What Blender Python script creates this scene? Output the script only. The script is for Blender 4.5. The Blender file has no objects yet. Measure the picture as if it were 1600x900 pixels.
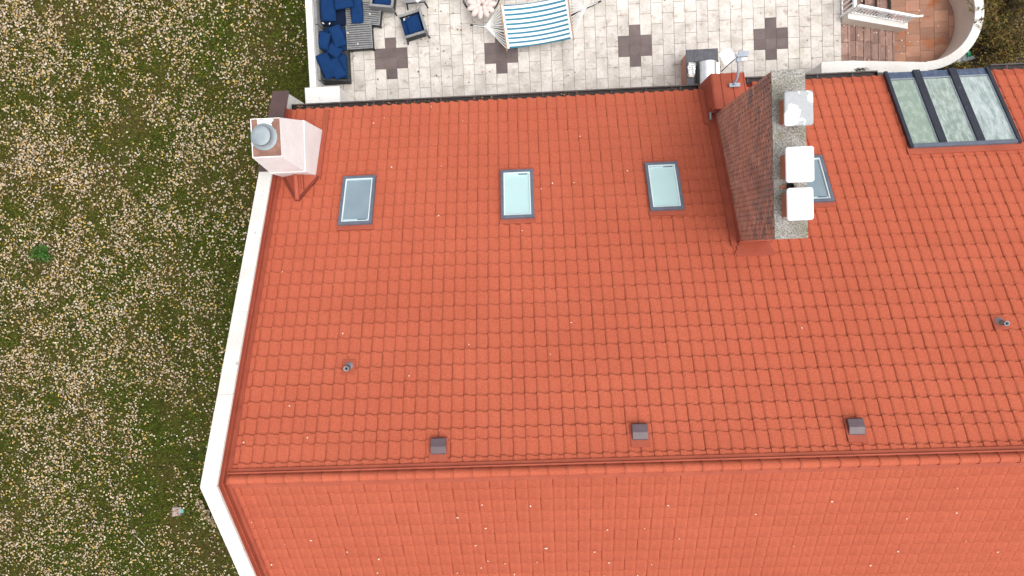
import bpy, bmesh, math, random
import numpy as np
from mathutils import Matrix, Vector, Euler

random.seed(7); rng = np.random.default_rng(11)
S = bpy.context.scene
COL = S.collection
R = math.radians

# ------------------------------------------------------------------ camera
CZ = 21.2                                   # height of the drone above the terrace
cam_d = bpy.data.cameras.new('camera'); cam = bpy.data.objects.new('camera', cam_d); COL.objects.link(cam)
cam_d.sensor_width = 36.0; cam_d.lens = 24.75; cam_d.clip_end = 2000; cam_d.clip_start = 0.1
CAMROT = Matrix(((0.998502, 0.038717, 0.038660), (-0.040732, 0.997776, 0.052770), (-0.036531, -0.054265, 0.997858)))
cam.matrix_world = Matrix.Translation((0, 0, CZ)) @ CAMROT.to_4x4()
S.camera = cam

# ------------------------------------------------------------------ light: a bright overcast day
SUN_EL, SUN_AZ = R(70), R(118)              # azimuth measured clockwise from +Y
w = bpy.data.worlds.new('World'); S.world = w; w.use_nodes = True
nt = w.node_tree; nt.nodes.clear()
sky = nt.nodes.new('ShaderNodeTexSky'); sky.sky_type = 'NISHITA'; sky.sun_disc = False
sky.sun_elevation = SUN_EL; sky.sun_rotation = SUN_AZ
sky.air_density = 1.0; sky.dust_density = 5.0; sky.ozone_density = 1.0
hs = nt.nodes.new('ShaderNodeHueSaturation'); hs.inputs['Saturation'].default_value = 0.18
bg = nt.nodes.new('ShaderNodeBackground'); bg.inputs['Strength'].default_value = 0.15
wo = nt.nodes.new('ShaderNodeOutputWorld')
nt.links.new(sky.outputs[0], hs.inputs['Color']); nt.links.new(hs.outputs[0], bg.inputs[0]); nt.links.new(bg.outputs[0], wo.inputs[0])
sd = bpy.data.lights.new('sun', 'SUN'); sd.energy = 0.6; sd.angle = R(60); sd.color = (1.0, 0.965, 0.92)
sun = bpy.data.objects.new('sun', sd); COL.objects.link(sun)
sv = Vector((math.sin(SUN_AZ) * math.cos(SUN_EL), math.cos(SUN_AZ) * math.cos(SUN_EL), math.sin(SUN_EL)))
sun.rotation_euler = sv.to_track_quat('Z', 'Y').to_euler(); sun.location = sv * 60
S.view_settings.view_transform = 'Standard'; S.view_settings.look = 'None'
S.view_settings.exposure = 0.72; S.view_settings.gamma = 1.0
S.render.engine = 'CYCLES'
S.render.resolution_x, S.render.resolution_y = 1024, 576

# ------------------------------------------------------------------ materials
def mk(name, c1, c2=None, scale=4.0, rough=0.8, detail=5, lo=0.35, hi=0.65, fine=0.0, fscale=60, bump=0.0, bscale=None,
       objrand=0.0, spec=0.3, metal=0.0, island=None, stain=None, coat=0.0):
    m = bpy.data.materials.new(name); m.use_nodes = True
    n = m.node_tree.nodes; l = m.node_tree.links
    b = n['Principled BSDF']; b.inputs['Roughness'].default_value = rough; b.inputs['Metallic'].default_value = metal
    b.inputs['Specular IOR Level'].default_value = spec
    if coat: b.inputs['Coat Weight'].default_value = coat
    geo = n.new('ShaderNodeNewGeometry')
    out = None
    def noise(sc, det=5):
        t = n.new('ShaderNodeTexNoise'); t.inputs['Scale'].default_value = sc; t.inputs['Detail'].default_value = det
        l.new(geo.outputs['Position'], t.inputs['Vector']); return t.outputs['Fac']
    def ramp(fac, a, bb):
        r_ = n.new('ShaderNodeMapRange'); r_.inputs[1].default_value = a; r_.inputs[2].default_value = bb
        l.new(fac, r_.inputs[0]); return r_.outputs[0]
    def mix(fac, a, bb, mode='MIX'):
        x = n.new('ShaderNodeMix'); x.data_type = 'RGBA'; x.blend_type = mode
        if hasattr(fac, 'links'): l.new(fac, x.inputs[0])
        else: x.inputs[0].default_value = fac
        for s, v in ((x.inputs[6], a), (x.inputs[7], bb)):
            if hasattr(v, 'links'): l.new(v, s)
            else: s.default_value = (*v, 1)
        return x.outputs[2]
    if island:
        cr = n.new('ShaderNodeValToRGB'); l.new(geo.outputs['Random Per Island'], cr.inputs[0])
        cr.color_ramp.interpolation = 'LINEAR'
        els = cr.color_ramp.elements
        while len(els) < len(island): els.new(0.5)
        for i, c in enumerate(island):
            els[i].position = i / max(1, len(island) - 1); els[i].color = (*c, 1)
        out = cr.outputs[0]
    else:
        out = c1
    if c2 is not None:
        out = mix(ramp(noise(scale, detail), lo, hi), out, c2)
    if stain:
        sc, col, a, bb = stain
        out = mix(ramp(noise(sc, 8), a, bb), out, col)
    if fine:
        v = n.new('ShaderNodeMapRange'); v.inputs[1].default_value = 0.3; v.inputs[2].default_value = 0.7
        v.inputs[3].default_value = 1 - fine; v.inputs[4].default_value = 1 + fine
        l.new(noise(fscale, 3), v.inputs[0])
        hsv = n.new('ShaderNodeHueSaturation'); l.new(v.outputs[0], hsv.inputs['Value'])
        if hasattr(out, 'links'): l.new(out, hsv.inputs['Color'])
        else: hsv.inputs['Color'].default_value = (*out, 1)
        out = hsv.outputs[0]
    if objrand:
        oi = n.new('ShaderNodeObjectInfo')
        v = n.new('ShaderNodeMapRange'); v.inputs[3].default_value = 1 - objrand; v.inputs[4].default_value = 1 + objrand
        l.new(oi.outputs['Random'], v.inputs[0])
        hsv = n.new('ShaderNodeHueSaturation'); l.new(v.outputs[0], hsv.inputs['Value'])
        if hasattr(out, 'links'): l.new(out, hsv.inputs['Color'])
        else: hsv.inputs['Color'].default_value = (*out, 1)
        out = hsv.outputs[0]
    if hasattr(out, 'links'): l.new(out, b.inputs['Base Color'])
    else: b.inputs['Base Color'].default_value = (*out, 1)
    if bump:
        bp = n.new('ShaderNodeBump'); bp.inputs['Strength'].default_value = bump; bp.inputs['Distance'].default_value = 0.02
        l.new(noise(bscale or fscale, 4), bp.inputs['Height']); l.new(bp.outputs[0], b.inputs['Normal'])
    return m

M = {}
M['tile'] = mk('stone_coated_tile', (0.425, 0.105, 0.058), (0.40, 0.096, 0.0525), scale=0.55, rough=0.95, spec=0.12, fine=0.17, fscale=38, bump=0.25, bscale=90, objrand=0.022,
               stain=(2.2, (0.40, 0.096, 0.053), 0.55, 0.80))
M['redmetal'] = mk('red_flashing', (0.37, 0.088, 0.050), (0.32, 0.073, 0.042), scale=2.2, rough=0.75, spec=0.25, fine=0.07, fscale=25)
M['seam'] = mk('lip_shade_and_joint_red', (0.30, 0.072, 0.042), (0.26, 0.061, 0.036), scale=5, rough=0.95, spec=0.1)  # lip shade line painted on the panel noses; also the ridge cap joints
M['reddeep'] = mk('deep_red_flashing', (0.21, 0.046, 0.030), (0.17, 0.037, 0.025), scale=3, rough=0.8, spec=0.2)
M['reddark'] = mk('underlay_and_lip_shade_red', (0.13, 0.024, 0.016), rough=0.95, spec=0.1)  # underlay colour, also darkens the panel lips for their shade
M['white'] = mk('white_render', (0.72, 0.695, 0.66), (0.63, 0.60, 0.56), scale=1.3, rough=0.85, fine=0.06, fscale=18, stain=(9, (0.36, 0.33, 0.30), 0.66, 0.76))
M['whitedirty'] = mk('weathered_white_render', (0.78, 0.755, 0.73), (0.70, 0.67, 0.64), scale=2, rough=0.9, fine=0.06, fscale=20, stain=(11, (0.30, 0.27, 0.25), 0.64, 0.74))
M['pinkwhite'] = mk('pale_pink_render', (0.86, 0.855, 0.85), (0.81, 0.80, 0.795), scale=2.4, stain=(6, (0.60, 0.55, 0.52), 0.68, 0.78), rough=0.88, fine=0.04, fscale=14)
M['beige'] = mk('beige_render', (0.70, 0.62, 0.55), (0.62, 0.55, 0.48), scale=1.6, rough=0.9, fine=0.05, fscale=20)
M['brownmetal'] = mk('brown_sheet_metal', (0.105, 0.062, 0.058), (0.085, 0.05, 0.048), scale=3, rough=0.5, spec=0.4, fine=0.06, fscale=20)
M['gutter'] = mk('brown_gutter_metal', (0.035, 0.024, 0.023), (0.022, 0.016, 0.015), scale=4, rough=0.55, fine=0.2, fscale=25)
M['gutterlip'] = mk('gutter_lip_metal', (0.085, 0.066, 0.062), (0.06, 0.047, 0.044), scale=4, rough=0.5)
M['ventmetal'] = mk('purple_brown_vent_metal', (0.105, 0.068, 0.078), (0.085, 0.055, 0.064), scale=5, rough=0.45, spec=0.5)
M['slate'] = mk('slate_blue_frame', (0.115, 0.135, 0.175), (0.09, 0.105, 0.14), scale=5, rough=0.4, spec=0.5)
M['darkframe'] = mk('charcoal_glazing_bar', (0.028, 0.032, 0.046), (0.02, 0.023, 0.034), scale=4, rough=0.5, spec=0.45, stain=(16, (0.20, 0.21, 0.24), 0.68, 0.76))
M['cyanblind'] = mk('pale_cyan_blind', (0.61, 0.72, 0.69), (0.58, 0.69, 0.665), scale=2, rough=0.6)
M['greyreflect'] = mk('blue_grey_reflection_tone', (0.30, 0.335, 0.37), (0.265, 0.30, 0.335), scale=2, rough=0.6)  # reflection in the blindless skylights, put into an even colour
M['innerframe'] = mk('pale_inner_frame', (0.72, 0.80, 0.80), (0.66, 0.74, 0.75), scale=4, rough=0.5)
M['rust'] = mk('rusty_cap_sheet', (0.27, 0.145, 0.105), (0.19, 0.095, 0.07), scale=5, rough=0.8, fine=0.12, fscale=30, stain=(3.1, (0.75, 0.73, 0.72), 0.60, 0.62))
M['galv'] = mk('galvanised_metal', (0.29, 0.33, 0.355), (0.23, 0.265, 0.29), scale=5, rough=0.55, metal=0.2, spec=0.4)
M['silver'] = mk('polished_steel', (0.88, 0.88, 0.88), (0.80, 0.80, 0.80), scale=8, rough=0.28, metal=0.9)
M['aggregate'] = mk('exposed_aggregate_slab', (0.33, 0.315, 0.29), (0.21, 0.20, 0.175), scale=3.0, rough=0.95, fine=0.55, fscale=30, bump=0.6, bscale=30, stain=(2.2, (0.20, 0.185, 0.14), 0.52, 0.70))
M['brick'] = mk('red_brown_brick', (0.2, 0.08, 0.06), island=[(0.47, 0.215, 0.15), (0.55, 0.285, 0.21), (0.41, 0.195, 0.14), (0.58, 0.325, 0.25), (0.49, 0.23, 0.165)], rough=0.92, fine=0.15, fscale=30,
                stain=(1.4, (0.33, 0.19, 0.15), 0.54, 0.7))
M['brickgrey'] = mk('weathered_brick', (0.2, 0.1, 0.1), island=[(0.31, 0.205, 0.18), (0.38, 0.255, 0.225), (0.26, 0.18, 0.16), (0.36, 0.21, 0.18)], rough=0.92, fine=0.15, fscale=30)
M['mortar'] = mk('dark_mortar', (0.035, 0.026, 0.023), (0.024, 0.018, 0.016), scale=8, rough=0.95)
M['capwhite'] = mk('white_painted_sheet', (0.76, 0.76, 0.77), (0.69, 0.69, 0.70), scale=3, rough=0.55, fine=0.04, fscale=12, stain=(9, (0.45, 0.44, 0.42), 0.70, 0.80))
M['cappeel'] = mk('peeling_white_sheet', (0.84, 0.84, 0.84), (0.36, 0.37, 0.38), scale=3.3, rough=0.6, lo=0.475, hi=0.495, fine=0.05, fscale=16)
M['clay'] = mk('clay_flue', (0.42, 0.17, 0.10), (0.36, 0.14, 0.085), scale=6, rough=0.9)
M['black'] = mk('black_void', (0.012, 0.012, 0.012), rough=0.8)
M['blackmetal'] = mk('black_powder_coat', (0.018, 0.018, 0.02), rough=0.45)
M['travertine'] = mk('travertine_paver', (0.60, 0.555, 0.51), (0.475, 0.43, 0.38), scale=2.6, rough=0.75, detail=8, lo=0.40, hi=0.66, fine=0.10, fscale=16, objrand=0.09,
                     stain=(4.6, (0.33, 0.265, 0.215), 0.57, 0.76))
M['darkpaver'] = mk('plum_brown_paver', (0.155, 0.120, 0.115), (0.12, 0.092, 0.09), scale=3, rough=0.8, fine=0.1, fscale=26, objrand=0.12)
M['grout'] = mk('paver_grout', (0.20, 0.17, 0.15), (0.16, 0.135, 0.12), scale=8, rough=0.95)
M['terracotta'] = mk('terracotta_tile', (0.36, 0.19, 0.125), (0.30, 0.155, 0.105), scale=2.2, rough=0.8, fine=0.1, fscale=26, objrand=0.2, stain=(2.3, (0.36, 0.125, 0.05), 0.53, 0.66))
M['stepstone'] = mk('pinkish_step_tile', (0.30, 0.19, 0.155), (0.245, 0.15, 0.12), scale=4, rough=0.85, fine=0.16, fscale=22, objrand=0.24, stain=(7, (0.40, 0.28, 0.23), 0.60, 0.74))
M['navy'] = mk('navy_cushion_fabric', (0.0065, 0.033, 0.112), (0.005, 0.027, 0.092), scale=5, rough=0.9, spec=0.15, fine=0.08, fscale=60, bump=0.15, bscale=25)
M['navydark'] = mk('dark_navy_fabric', (0.005, 0.012, 0.034), (0.004, 0.010, 0.027), scale=4, rough=0.9, spec=0.15)
M['wicker'] = mk('grey_wicker', (0.25, 0.25, 0.25), (0.19, 0.19, 0.192), scale=14, rough=0.75, fine=0.2, fscale=45, bump=0.5, bscale=50)
M['wickerdark'] = mk('dark_wicker', (0.045, 0.046, 0.048), (0.03, 0.03, 0.032), scale=14, rough=0.8, fine=0.2, fscale=45)
M['pinkcushion'] = mk('pale_pink_tufted_fabric', (0.66, 0.56, 0.52), (0.60, 0.50, 0.46), scale=3, rough=0.95, spec=0.1)
M['rope'] = mk('white_rope', (0.72, 0.72, 0.70), rough=0.9)
M['wood'] = mk('spreader_wood', (0.46, 0.29, 0.17), (0.38, 0.23, 0.13), scale=9, rough=0.7)
M['granite'] = mk('dark_granite', (0.075, 0.075, 0.09), (0.052, 0.052, 0.063), scale=6, rough=0.45, fine=0.45, fscale=45, spec=0.4)
M['greymetal'] = mk('grey_painted_mast', (0.33, 0.37, 0.42), (0.28, 0.32, 0.37), scale=6, rough=0.5)
M['railwhite'] = mk('white_railing_paint', (0.82, 0.83, 0.84), rough=0.45)
M['soil'] = mk('garden_soil', (0.035, 0.026, 0.016), (0.055, 0.04, 0.022), scale=3, rough=1.0, fine=0.4, fscale=14)
M['bark'] = mk('shrub_stem_bark', (0.09, 0.065, 0.045), rough=0.9)
M['bag'] = mk('grey_white_plastic', (0.50, 0.53, 0.54), (0.36, 0.39, 0.40), scale=5, rough=0.4, spec=0.5)
M['baggreen'] = mk('green_print_plastic', (0.03, 0.38, 0.20), rough=0.4)
M['moss'] = mk('moss', (0.06, 0.055, 0.02), island=[(0.05, 0.05, 0.02), (0.10, 0.085, 0.03), (0.06, 0.07, 0.02)], rough=1)
M['leafpale'] = mk('pale_dry_leaf', (0.7, 0.6, 0.5), island=[(0.62, 0.53, 0.40), (0.74, 0.68, 0.60), (0.60, 0.42, 0.20)], rough=0.8)
M['litter'] = mk('fallen_leaf_litter', (0.5, 0.4, 0.3), island=[(0.13, 0.075, 0.04), (0.33, 0.24, 0.14), (0.54, 0.47, 0.38), (0.36, 0.26, 0.18), (0.62, 0.54, 0.44), (0.48, 0.30, 0.04), (0.46, 0.37, 0.29), (0.18, 0.11, 0.055), (0.57, 0.48, 0.36), (0.24, 0.165, 0.10), (0.52, 0.36, 0.10), (0.16, 0.10, 0.05)], rough=0.85, spec=0.2)
M['brownleaf'] = mk('brown_leaf_litter', (0.2, 0.12, 0.06), island=[(0.16, 0.09, 0.05), (0.28, 0.16, 0.08), (0.08, 0.06, 0.045), (0.34, 0.22, 0.10)], rough=0.9)
M['grass'] = mk('lawn_grass_blades', (0.06, 0.08, 0.02), island=[(0.056, 0.098, 0.008), (0.104, 0.142, 0.016), (0.075, 0.120, 0.011), (0.138, 0.146, 0.024), (0.060, 0.108, 0.009)],  rough=0.9, spec=0.15)
M['drygrass'] = mk('dry_grass_blades', (0.1, 0.08, 0.03), island=[(0.125, 0.112, 0.020), (0.18, 0.15, 0.034), (0.095, 0.095, 0.014), (0.15, 0.108, 0.030), (0.20, 0.165, 0.05)], rough=0.9, spec=0.15)
M['lawn'] = mk('lawn_ground', (0.032, 0.040, 0.005), (0.055, 0.042, 0.013), scale=0.45, rough=1.0, lo=0.42, hi=0.64, fine=0.35, fscale=9, spec=0.1, stain=(2.2, (0.025, 0.03, 0.008), 0.58, 0.72))
M['shrubleaf'] = mk('autumn_shrub_leaf', (0.1, 0.09, 0.03), island=[(0.07, 0.078, 0.016), (0.13, 0.125, 0.022), (0.11, 0.06, 0.025), (0.22, 0.18, 0.03), (0.075, 0.042, 0.024), (0.05, 0.035, 0.02), (0.25, 0.13, 0.035), (0.09, 0.095, 0.02)], rough=0.8)
M['weed'] = mk('weed_leaf', (0.04, 0.12, 0.015), island=[(0.03, 0.095, 0.012), (0.055, 0.15, 0.02), (0.04, 0.12, 0.02)], rough=0.8)
M['debris'] = mk('pinkish_debris', (0.16, 0.11, 0.085), (0.50, 0.40, 0.37), scale=14, rough=0.9)
M['turq'] = mk('turquoise_scrap', (0.18, 0.45, 0.42), rough=0.6)

def glass_mat(name, tint):
    m = bpy.data.materials.new(name); m.use_nodes = True
    n = m.node_tree.nodes; l = m.node_tree.links; n.clear()
    o = n.new('ShaderNodeOutputMaterial'); t = n.new('ShaderNodeBsdfTransparent'); g = n.new('ShaderNodeBsdfGlossy'); f = n.new('ShaderNodeFresnel'); x = n.new('ShaderNodeMixShader')
    t.inputs[0].default_value = (*tint, 1); g.inputs['Roughness'].default_value = 0.02; f.inputs[0].default_value = 1.5
    ge = n.new('ShaderNodeNewGeometry'); iv = n.new('ShaderNodeMath'); iv.operation = 'SUBTRACT'; iv.inputs[0].default_value = 1.0; mu = n.new('ShaderNodeMath'); mu.operation = 'MULTIPLY'
    l.new(ge.outputs['Backfacing'], iv.inputs[1]); l.new(f.outputs[0], mu.inputs[0]); l.new(iv.outputs[0], mu.inputs[1])
    l.new(mu.outputs[0], x.inputs[0]); l.new(t.outputs[0], x.inputs[1]); l.new(g.outputs[0], x.inputs[2]); l.new(x.outputs[0], o.inputs[0])
    return m
M['glass'] = glass_mat('clear_glass', (0.93, 0.97, 0.98))

def frosted(name, base, streak, lo, hi, sc, stretch):
    m = bpy.data.materials.new(name); m.use_nodes = True
    n = m.node_tree.nodes; l = m.node_tree.links; b = n['Principled BSDF']
    b.inputs['Roughness'].default_value = 0.25; b.inputs['Coat Weight'].default_value = 0.6; b.inputs['Coat Roughness'].default_value = 0.05
    g = n.new('ShaderNodeNewGeometry'); mp = n.new('ShaderNodeMapping'); mp.inputs['Scale'].default_value = stretch
    l.new(g.outputs['Position'], mp.inputs['Vector'])
    n1 = n.new('ShaderNodeTexNoise'); n1.inputs['Scale'].default_value = sc; n1.inputs['Detail'].default_value = 9; n1.inputs['Roughness'].default_value = 0.68; n1.inputs['Distortion'].default_value = 0.25
    l.new(mp.outputs[0], n1.inputs['Vector'])
    mr = n.new('ShaderNodeMapRange'); mr.inputs[1].default_value = lo; mr.inputs[2].default_value = hi; l.new(n1.outputs['Fac'], mr.inputs[0])
    x = n.new('ShaderNodeMix'); x.data_type = 'RGBA'; x.inputs[6].default_value = (*base, 1); x.inputs[7].default_value = (*streak, 1)
    l.new(mr.outputs[0], x.inputs[0]); l.new(x.outputs[2], b.inputs['Base Color'])
    return m
M['pane1'] = frosted('frosted_green_glass', (0.215, 0.285, 0.225), (0.38, 0.445, 0.39), 0.47, 0.72, 6.0, (1.6, 0.7, 0.7))
M['pane2'] = frosted('streaked_green_glass', (0.185, 0.24, 0.20), (0.42, 0.485, 0.45), 0.38, 0.66, 6.0, (1.8, 0.6, 0.6))
M['pane3'] = frosted('pale_streaked_glass', (0.22, 0.275, 0.255), (0.45, 0.515, 0.51), 0.36, 0.62, 5.0, (2.0, 0.5, 0.5))
M['bluepane'] = frosted('dark_blue_eave_glass', (0.035, 0.055, 0.11), (0.10, 0.14, 0.22), 0.45, 0.75, 4.0, (2, 1, 1))

def stripes():
    m = bpy.data.materials.new('striped_hammock_cloth'); m.use_nodes = True
    n = m.node_tree.nodes; l = m.node_tree.links; b = n['Principled BSDF']; b.inputs['Roughness'].default_value = 0.85
    b.inputs['Specular IOR Level'].default_value = 0.15
    tc = n.new('ShaderNodeTexCoord'); sp = n.new('ShaderNodeSeparateXYZ'); l.new(tc.outputs['Object'], sp.inputs[0])
    def mth(op, a, v):
        x = n.new('ShaderNodeMath'); x.operation = op; l.new(a, x.inputs[0]); x.inputs[1].default_value = v; return x.outputs[0]
    y = mth('ADD', sp.outputs[1], 0.62); y = mth('DIVIDE', y, 0.1335); fr = mth('FRACT', y, 0); st = mth('LESS_THAN', fr, 0.43)
    ax = mth('ABSOLUTE', sp.outputs[0], 0); inn = mth('LESS_THAN', ax, 0.885)
    mul = n.new('ShaderNodeMath'); mul.operation = 'MULTIPLY'; l.new(st, mul.inputs[0]); l.new(inn, mul.inputs[1])
    x = n.new('ShaderNodeMix'); x.data_type = 'RGBA'; x.inputs[6].default_value = (0.78, 0.79, 0.80, 1); x.inputs[7].default_value = (0.038, 0.185, 0.275, 1)
    l.new(mul.outputs[0], x.inputs[0]); l.new(x.outputs[2], b.inputs['Base Color'])
    return m
M['stripes'] = stripes()

# ------------------------------------------------------------------ mesh helpers
class MB:
    def __init__(s): s.v = []; s.f = []; s.sm = []
    def add(s, vs, fs, smooth=False):
        o = len(s.v); s.v += [tuple(p) for p in vs]
        for f in fs: s.f.append(tuple(i + o for i in f)); s.sm.append(smooth)
        return s
    def box(s, x0, x1, y0, y1, z0, z1, m=None):
        vs = [Vector(p) for p in ((x0, y0, z0), (x1, y0, z0), (x1, y1, z0), (x0, y1, z0), (x0, y0, z1), (x1, y0, z1), (x1, y1, z1), (x0, y1, z1))]
        if m is not None: vs = [m @ p for p in vs]
        return s.add(vs, [(0, 3, 2, 1), (4, 5, 6, 7), (0, 1, 5, 4), (1, 2, 6, 5), (2, 3, 7, 6), (3, 0, 4, 7)])
    def hexa(s, b, t):                                       # bottom quad, top quad (both counter-clockwise from above)
        return s.add(list(b) + list(t), [(0, 3, 2, 1), (4, 5, 6, 7), (0, 1, 5, 4), (1, 2, 6, 5), (2, 3, 7, 6), (3, 0, 4, 7)])
    def prism(s, poly, z0, z1):
        n = len(poly); vs = [(p[0], p[1], z0) for p in poly] + [(p[0], p[1], z1) for p in poly]
        fs = [tuple(reversed(range(n))), tuple(range(n, 2 * n))] + [(i, (i + 1) % n, n + (i + 1) % n, n + i) for i in range(n)]
        return s.add(vs, fs)
    def tube(s, pts, r, n=8, cap=True):
        pts = [Vector(p) for p in pts]; rs = r if isinstance(r, (list, tuple)) else [r] * len(pts)
        vs = []; fs = []
        up = None
        for i, p in enumerate(pts):
            d = (pts[min(i + 1, len(pts) - 1)] - pts[max(i - 1, 0)]).normalized()
            if up is None:
                up = Vector((0, 0, 1)) if abs(d.z) < 0.9 else Vector((1, 0, 0))
            a = d.cross(up).normalized(); b = a.cross(d).normalized(); up = b
            for k in range(n):
                t = 2 * math.pi * k / n; vs.append(p + (a * math.cos(t) + b * math.sin(t)) * rs[i])
        for i in range(len(pts) - 1):
            for k in range(n): fs.append((i * n + k, i * n + (k + 1) % n, (i + 1) * n + (k + 1) % n, (i + 1) * n + k))
        s.add(vs, fs, True)
        if cap:
            s.add(vs[:n], [tuple(range(n))]); s.add(vs[-n:], [tuple(reversed(range(n)))])
        return s
    def lathe(s, prof, c=(0, 0, 0), n=24):                     # prof: list of (r, z)
        vs = []; fs = []
        for r_, z in prof:
            for k in range(n):
                t = 2 * math.pi * k / n; vs.append((c[0] + r_ * math.cos(t), c[1] + r_ * math.sin(t), c[2] + z))
        for i in range(len(prof) - 1):
            for k in range(n): fs.append((i * n + k, i * n + (k + 1) % n, (i + 1) * n + (k + 1) % n, (i + 1) * n + k))
        return s.add(vs, fs, True)
    def disc(s, c, r, n=24):
        return s.add([(c[0] + r * math.cos(2 * math.pi * k / n), c[1] + r * math.sin(2 * math.pi * k / n), c[2]) for k in range(n)], [tuple(range(n))])
    def mesh(s, name, mats, bevel=0.0):
        me = bpy.data.meshes.new(name); me.from_pydata(s.v, [], s.f)
        me.polygons.foreach_set('use_smooth', s.sm)
        for m in (mats if isinstance(mats, (list, tuple)) else [mats]): me.materials.append(m)
        bm = bmesh.new(); bm.from_mesh(me)
        if bevel:
            bmesh.ops.remove_doubles(bm, verts=bm.verts, dist=1e-5)
            ed = [e for e in bm.edges if len(e.link_faces) == 2 and e.calc_face_angle(0) > 0.5]
            bmesh.ops.bevel(bm, geom=ed, offset=bevel, segments=2, profile=0.6, affect='EDGES', clamp_overlap=True)
        bmesh.ops.recalc_face_normals(bm, faces=bm.faces)
        bm.to_mesh(me); bm.free(); me.update()
        return me

WPOS = {}                                                    # world position of things whose children are written in world coordinates
def link(o, parent=None):
    COL.objects.link(o)
    if parent is not None:
        o.parent = parent
    return o
def props(o, label=None, cat=None, group=None, kind=None):
    if label: o['label'] = label
    if cat: o['category'] = cat
    if group: o['group'] = group
    if kind: o['kind'] = kind
    return o
def thing(name, label, cat, loc, rz=0.0, group=None):
    o = bpy.data.objects.new(name, None); o.location = loc; o.rotation_euler = (0, 0, rz); link(o)
    WPOS[o.name] = Vector(loc); o.empty_display_size = 0.2
    return props(o, label, cat, group)
def part(name, mb, mat, parent, world=False, bevel=0.0, label=None, kind=None, loc=None, rot=None):
    me = mb if isinstance(mb, bpy.types.Mesh) else mb.mesh(name, mat, bevel)
    o = bpy.data.objects.new(name, me); link(o, parent)
    if world and parent is not None: o.location = -WPOS[parent.name]; 
    if loc is not None: o.location = loc
    if rot is not None: o.rotation_euler = rot
    return props(o, label, None, None, kind)
def single(name, mb, mat, label, cat, loc=(0, 0, 0), rot=(0, 0, 0), group=None, kind=None, bevel=0.0):
    me = mb if isinstance(mb, bpy.types.Mesh) else mb.mesh(name, mat, bevel)
    o = bpy.data.objects.new(name, me); link(o); o.location = loc; o.rotation_euler = rot
    return props(o, label, cat, group, kind)
def copy_tree(o, parent=None):
    c = o.copy(); COL.objects.link(c)
    if parent is not None: c.parent = parent
    for ch in o.children: copy_tree(ch, c)
    return c

# ------------------------------------------------------------------ roof frame
TH = 0.53795; CT, ST, TT = math.cos(TH), math.sin(TH), math.tan(TH)
YR, ZR = -4.384, 7.40
def zr(y): return ZR - TT * abs(y - YR)
def slope_m(x, y, off=0.0):
    """frame on the slope: local y runs up the slope, z out of it"""
    if y > YR: r = Matrix(((-1, 0, 0), (0, -CT, ST), (0, ST, CT)))
    else:      r = Matrix(((1, 0, 0), (0, CT, -ST), (0, ST, CT)))
    n = r @ Vector((0, 0, 1))
    return Matrix.Translation(Vector((x, y, zr(y))) + n * off) @ r.to_4x4()
def project(p):
    c = CAMROT.transposed() @ (Vector(p) - Vector((0, 0, CZ)))
    return 800 + 1100 * c.x / -c.z, 450 - 1100 * c.y / -c.z, -c.z

XL, XRR = -6.82, 15.0                                          # gable face, far end of the house
Y_EAVE, Y_BACK = 3.97, -12.6

# ================================================================== SETTING
def grid_mesh(x0, x1, y0, y1, nx, ny, hf):
    xs = np.linspace(x0, x1, nx); ys = np.linspace(y0, y1, ny); X, Y = np.meshgrid(xs, ys); Z = hf(X, Y)
    v = np.stack([X.ravel(), Y.ravel(), Z.ravel()], 1)
    i = np.arange(nx * ny).reshape(ny, nx)
    f = np.stack([i[:-1, :-1], i[:-1, 1:], i[1:, 1:], i[1:, :-1]], -1).reshape(-1, 4)
    return v, f
def np_mesh(name, v, f, mat):
    me = bpy.data.meshes.new(name); n, k = len(f), f.shape[1]
    me.vertices.add(len(v)); me.vertices.foreach_set('co', np.asarray(v, np.float32).ravel())
    me.loops.add(n * k); me.loops.foreach_set('vertex_index', np.asarray(f, np.int32).ravel())
    me.polygons.add(n); me.polygons.foreach_set('loop_start', np.arange(0, n * k, k, dtype=np.int32)); me.polygons.foreach_set('loop_total', np.full(n, k, np.int32))
    me.materials.append(mat); me.update(calc_edges=True); me.validate(); return me
def vnoise(x, y, s, seed=0):
    r_ = np.random.default_rng(seed); t = r_.random((64, 64))
    x = np.asarray(x) / s + 500; y = np.asarray(y) / s + 500
    xi = np.floor(x).astype(int); yi = np.floor(y).astype(int); fx = x - xi; fy = y - yi
    fx = fx * fx * (3 - 2 * fx); fy = fy * fy * (3 - 2 * fy)
    g = lambda a, b: t[a % 64, b % 64]
    return (g(xi, yi) * (1 - fx) + g(xi + 1, yi) * fx) * (1 - fy) + (g(xi, yi + 1) * (1 - fx) + g(xi + 1, yi + 1) * fx) * fy
ZG = -2.6
def ground_h(x, y): return ZG + 0.10 * (vnoise(x, y, 2.3, 5) - 0.5) + 0.04 * (vnoise(x, y, 0.7, 6) - 0.5)

v, f = grid_mesh(-400, 400, -400, 400, 3, 3, lambda X, Y: np.full_like(X, ZG - 0.12))
single('ground', np_mesh('ground', v, f, M['lawn']), None, None, None, kind='structure')
v, f = grid_mesh(-30, -6.4, -20, 16, 150, 220, ground_h)
single('lawn', np_mesh('lawn', v, f, M['lawn']), None, None, None, kind='structure')
v, f = grid_mesh(9.0, 24, 3.0, 14, 60, 50, lambda X, Y: ground_h(X, Y) + 0.03)
single('garden_bed', np_mesh('garden_bed', v, f, M['soil']), None, None, None, kind='structure')

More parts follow.
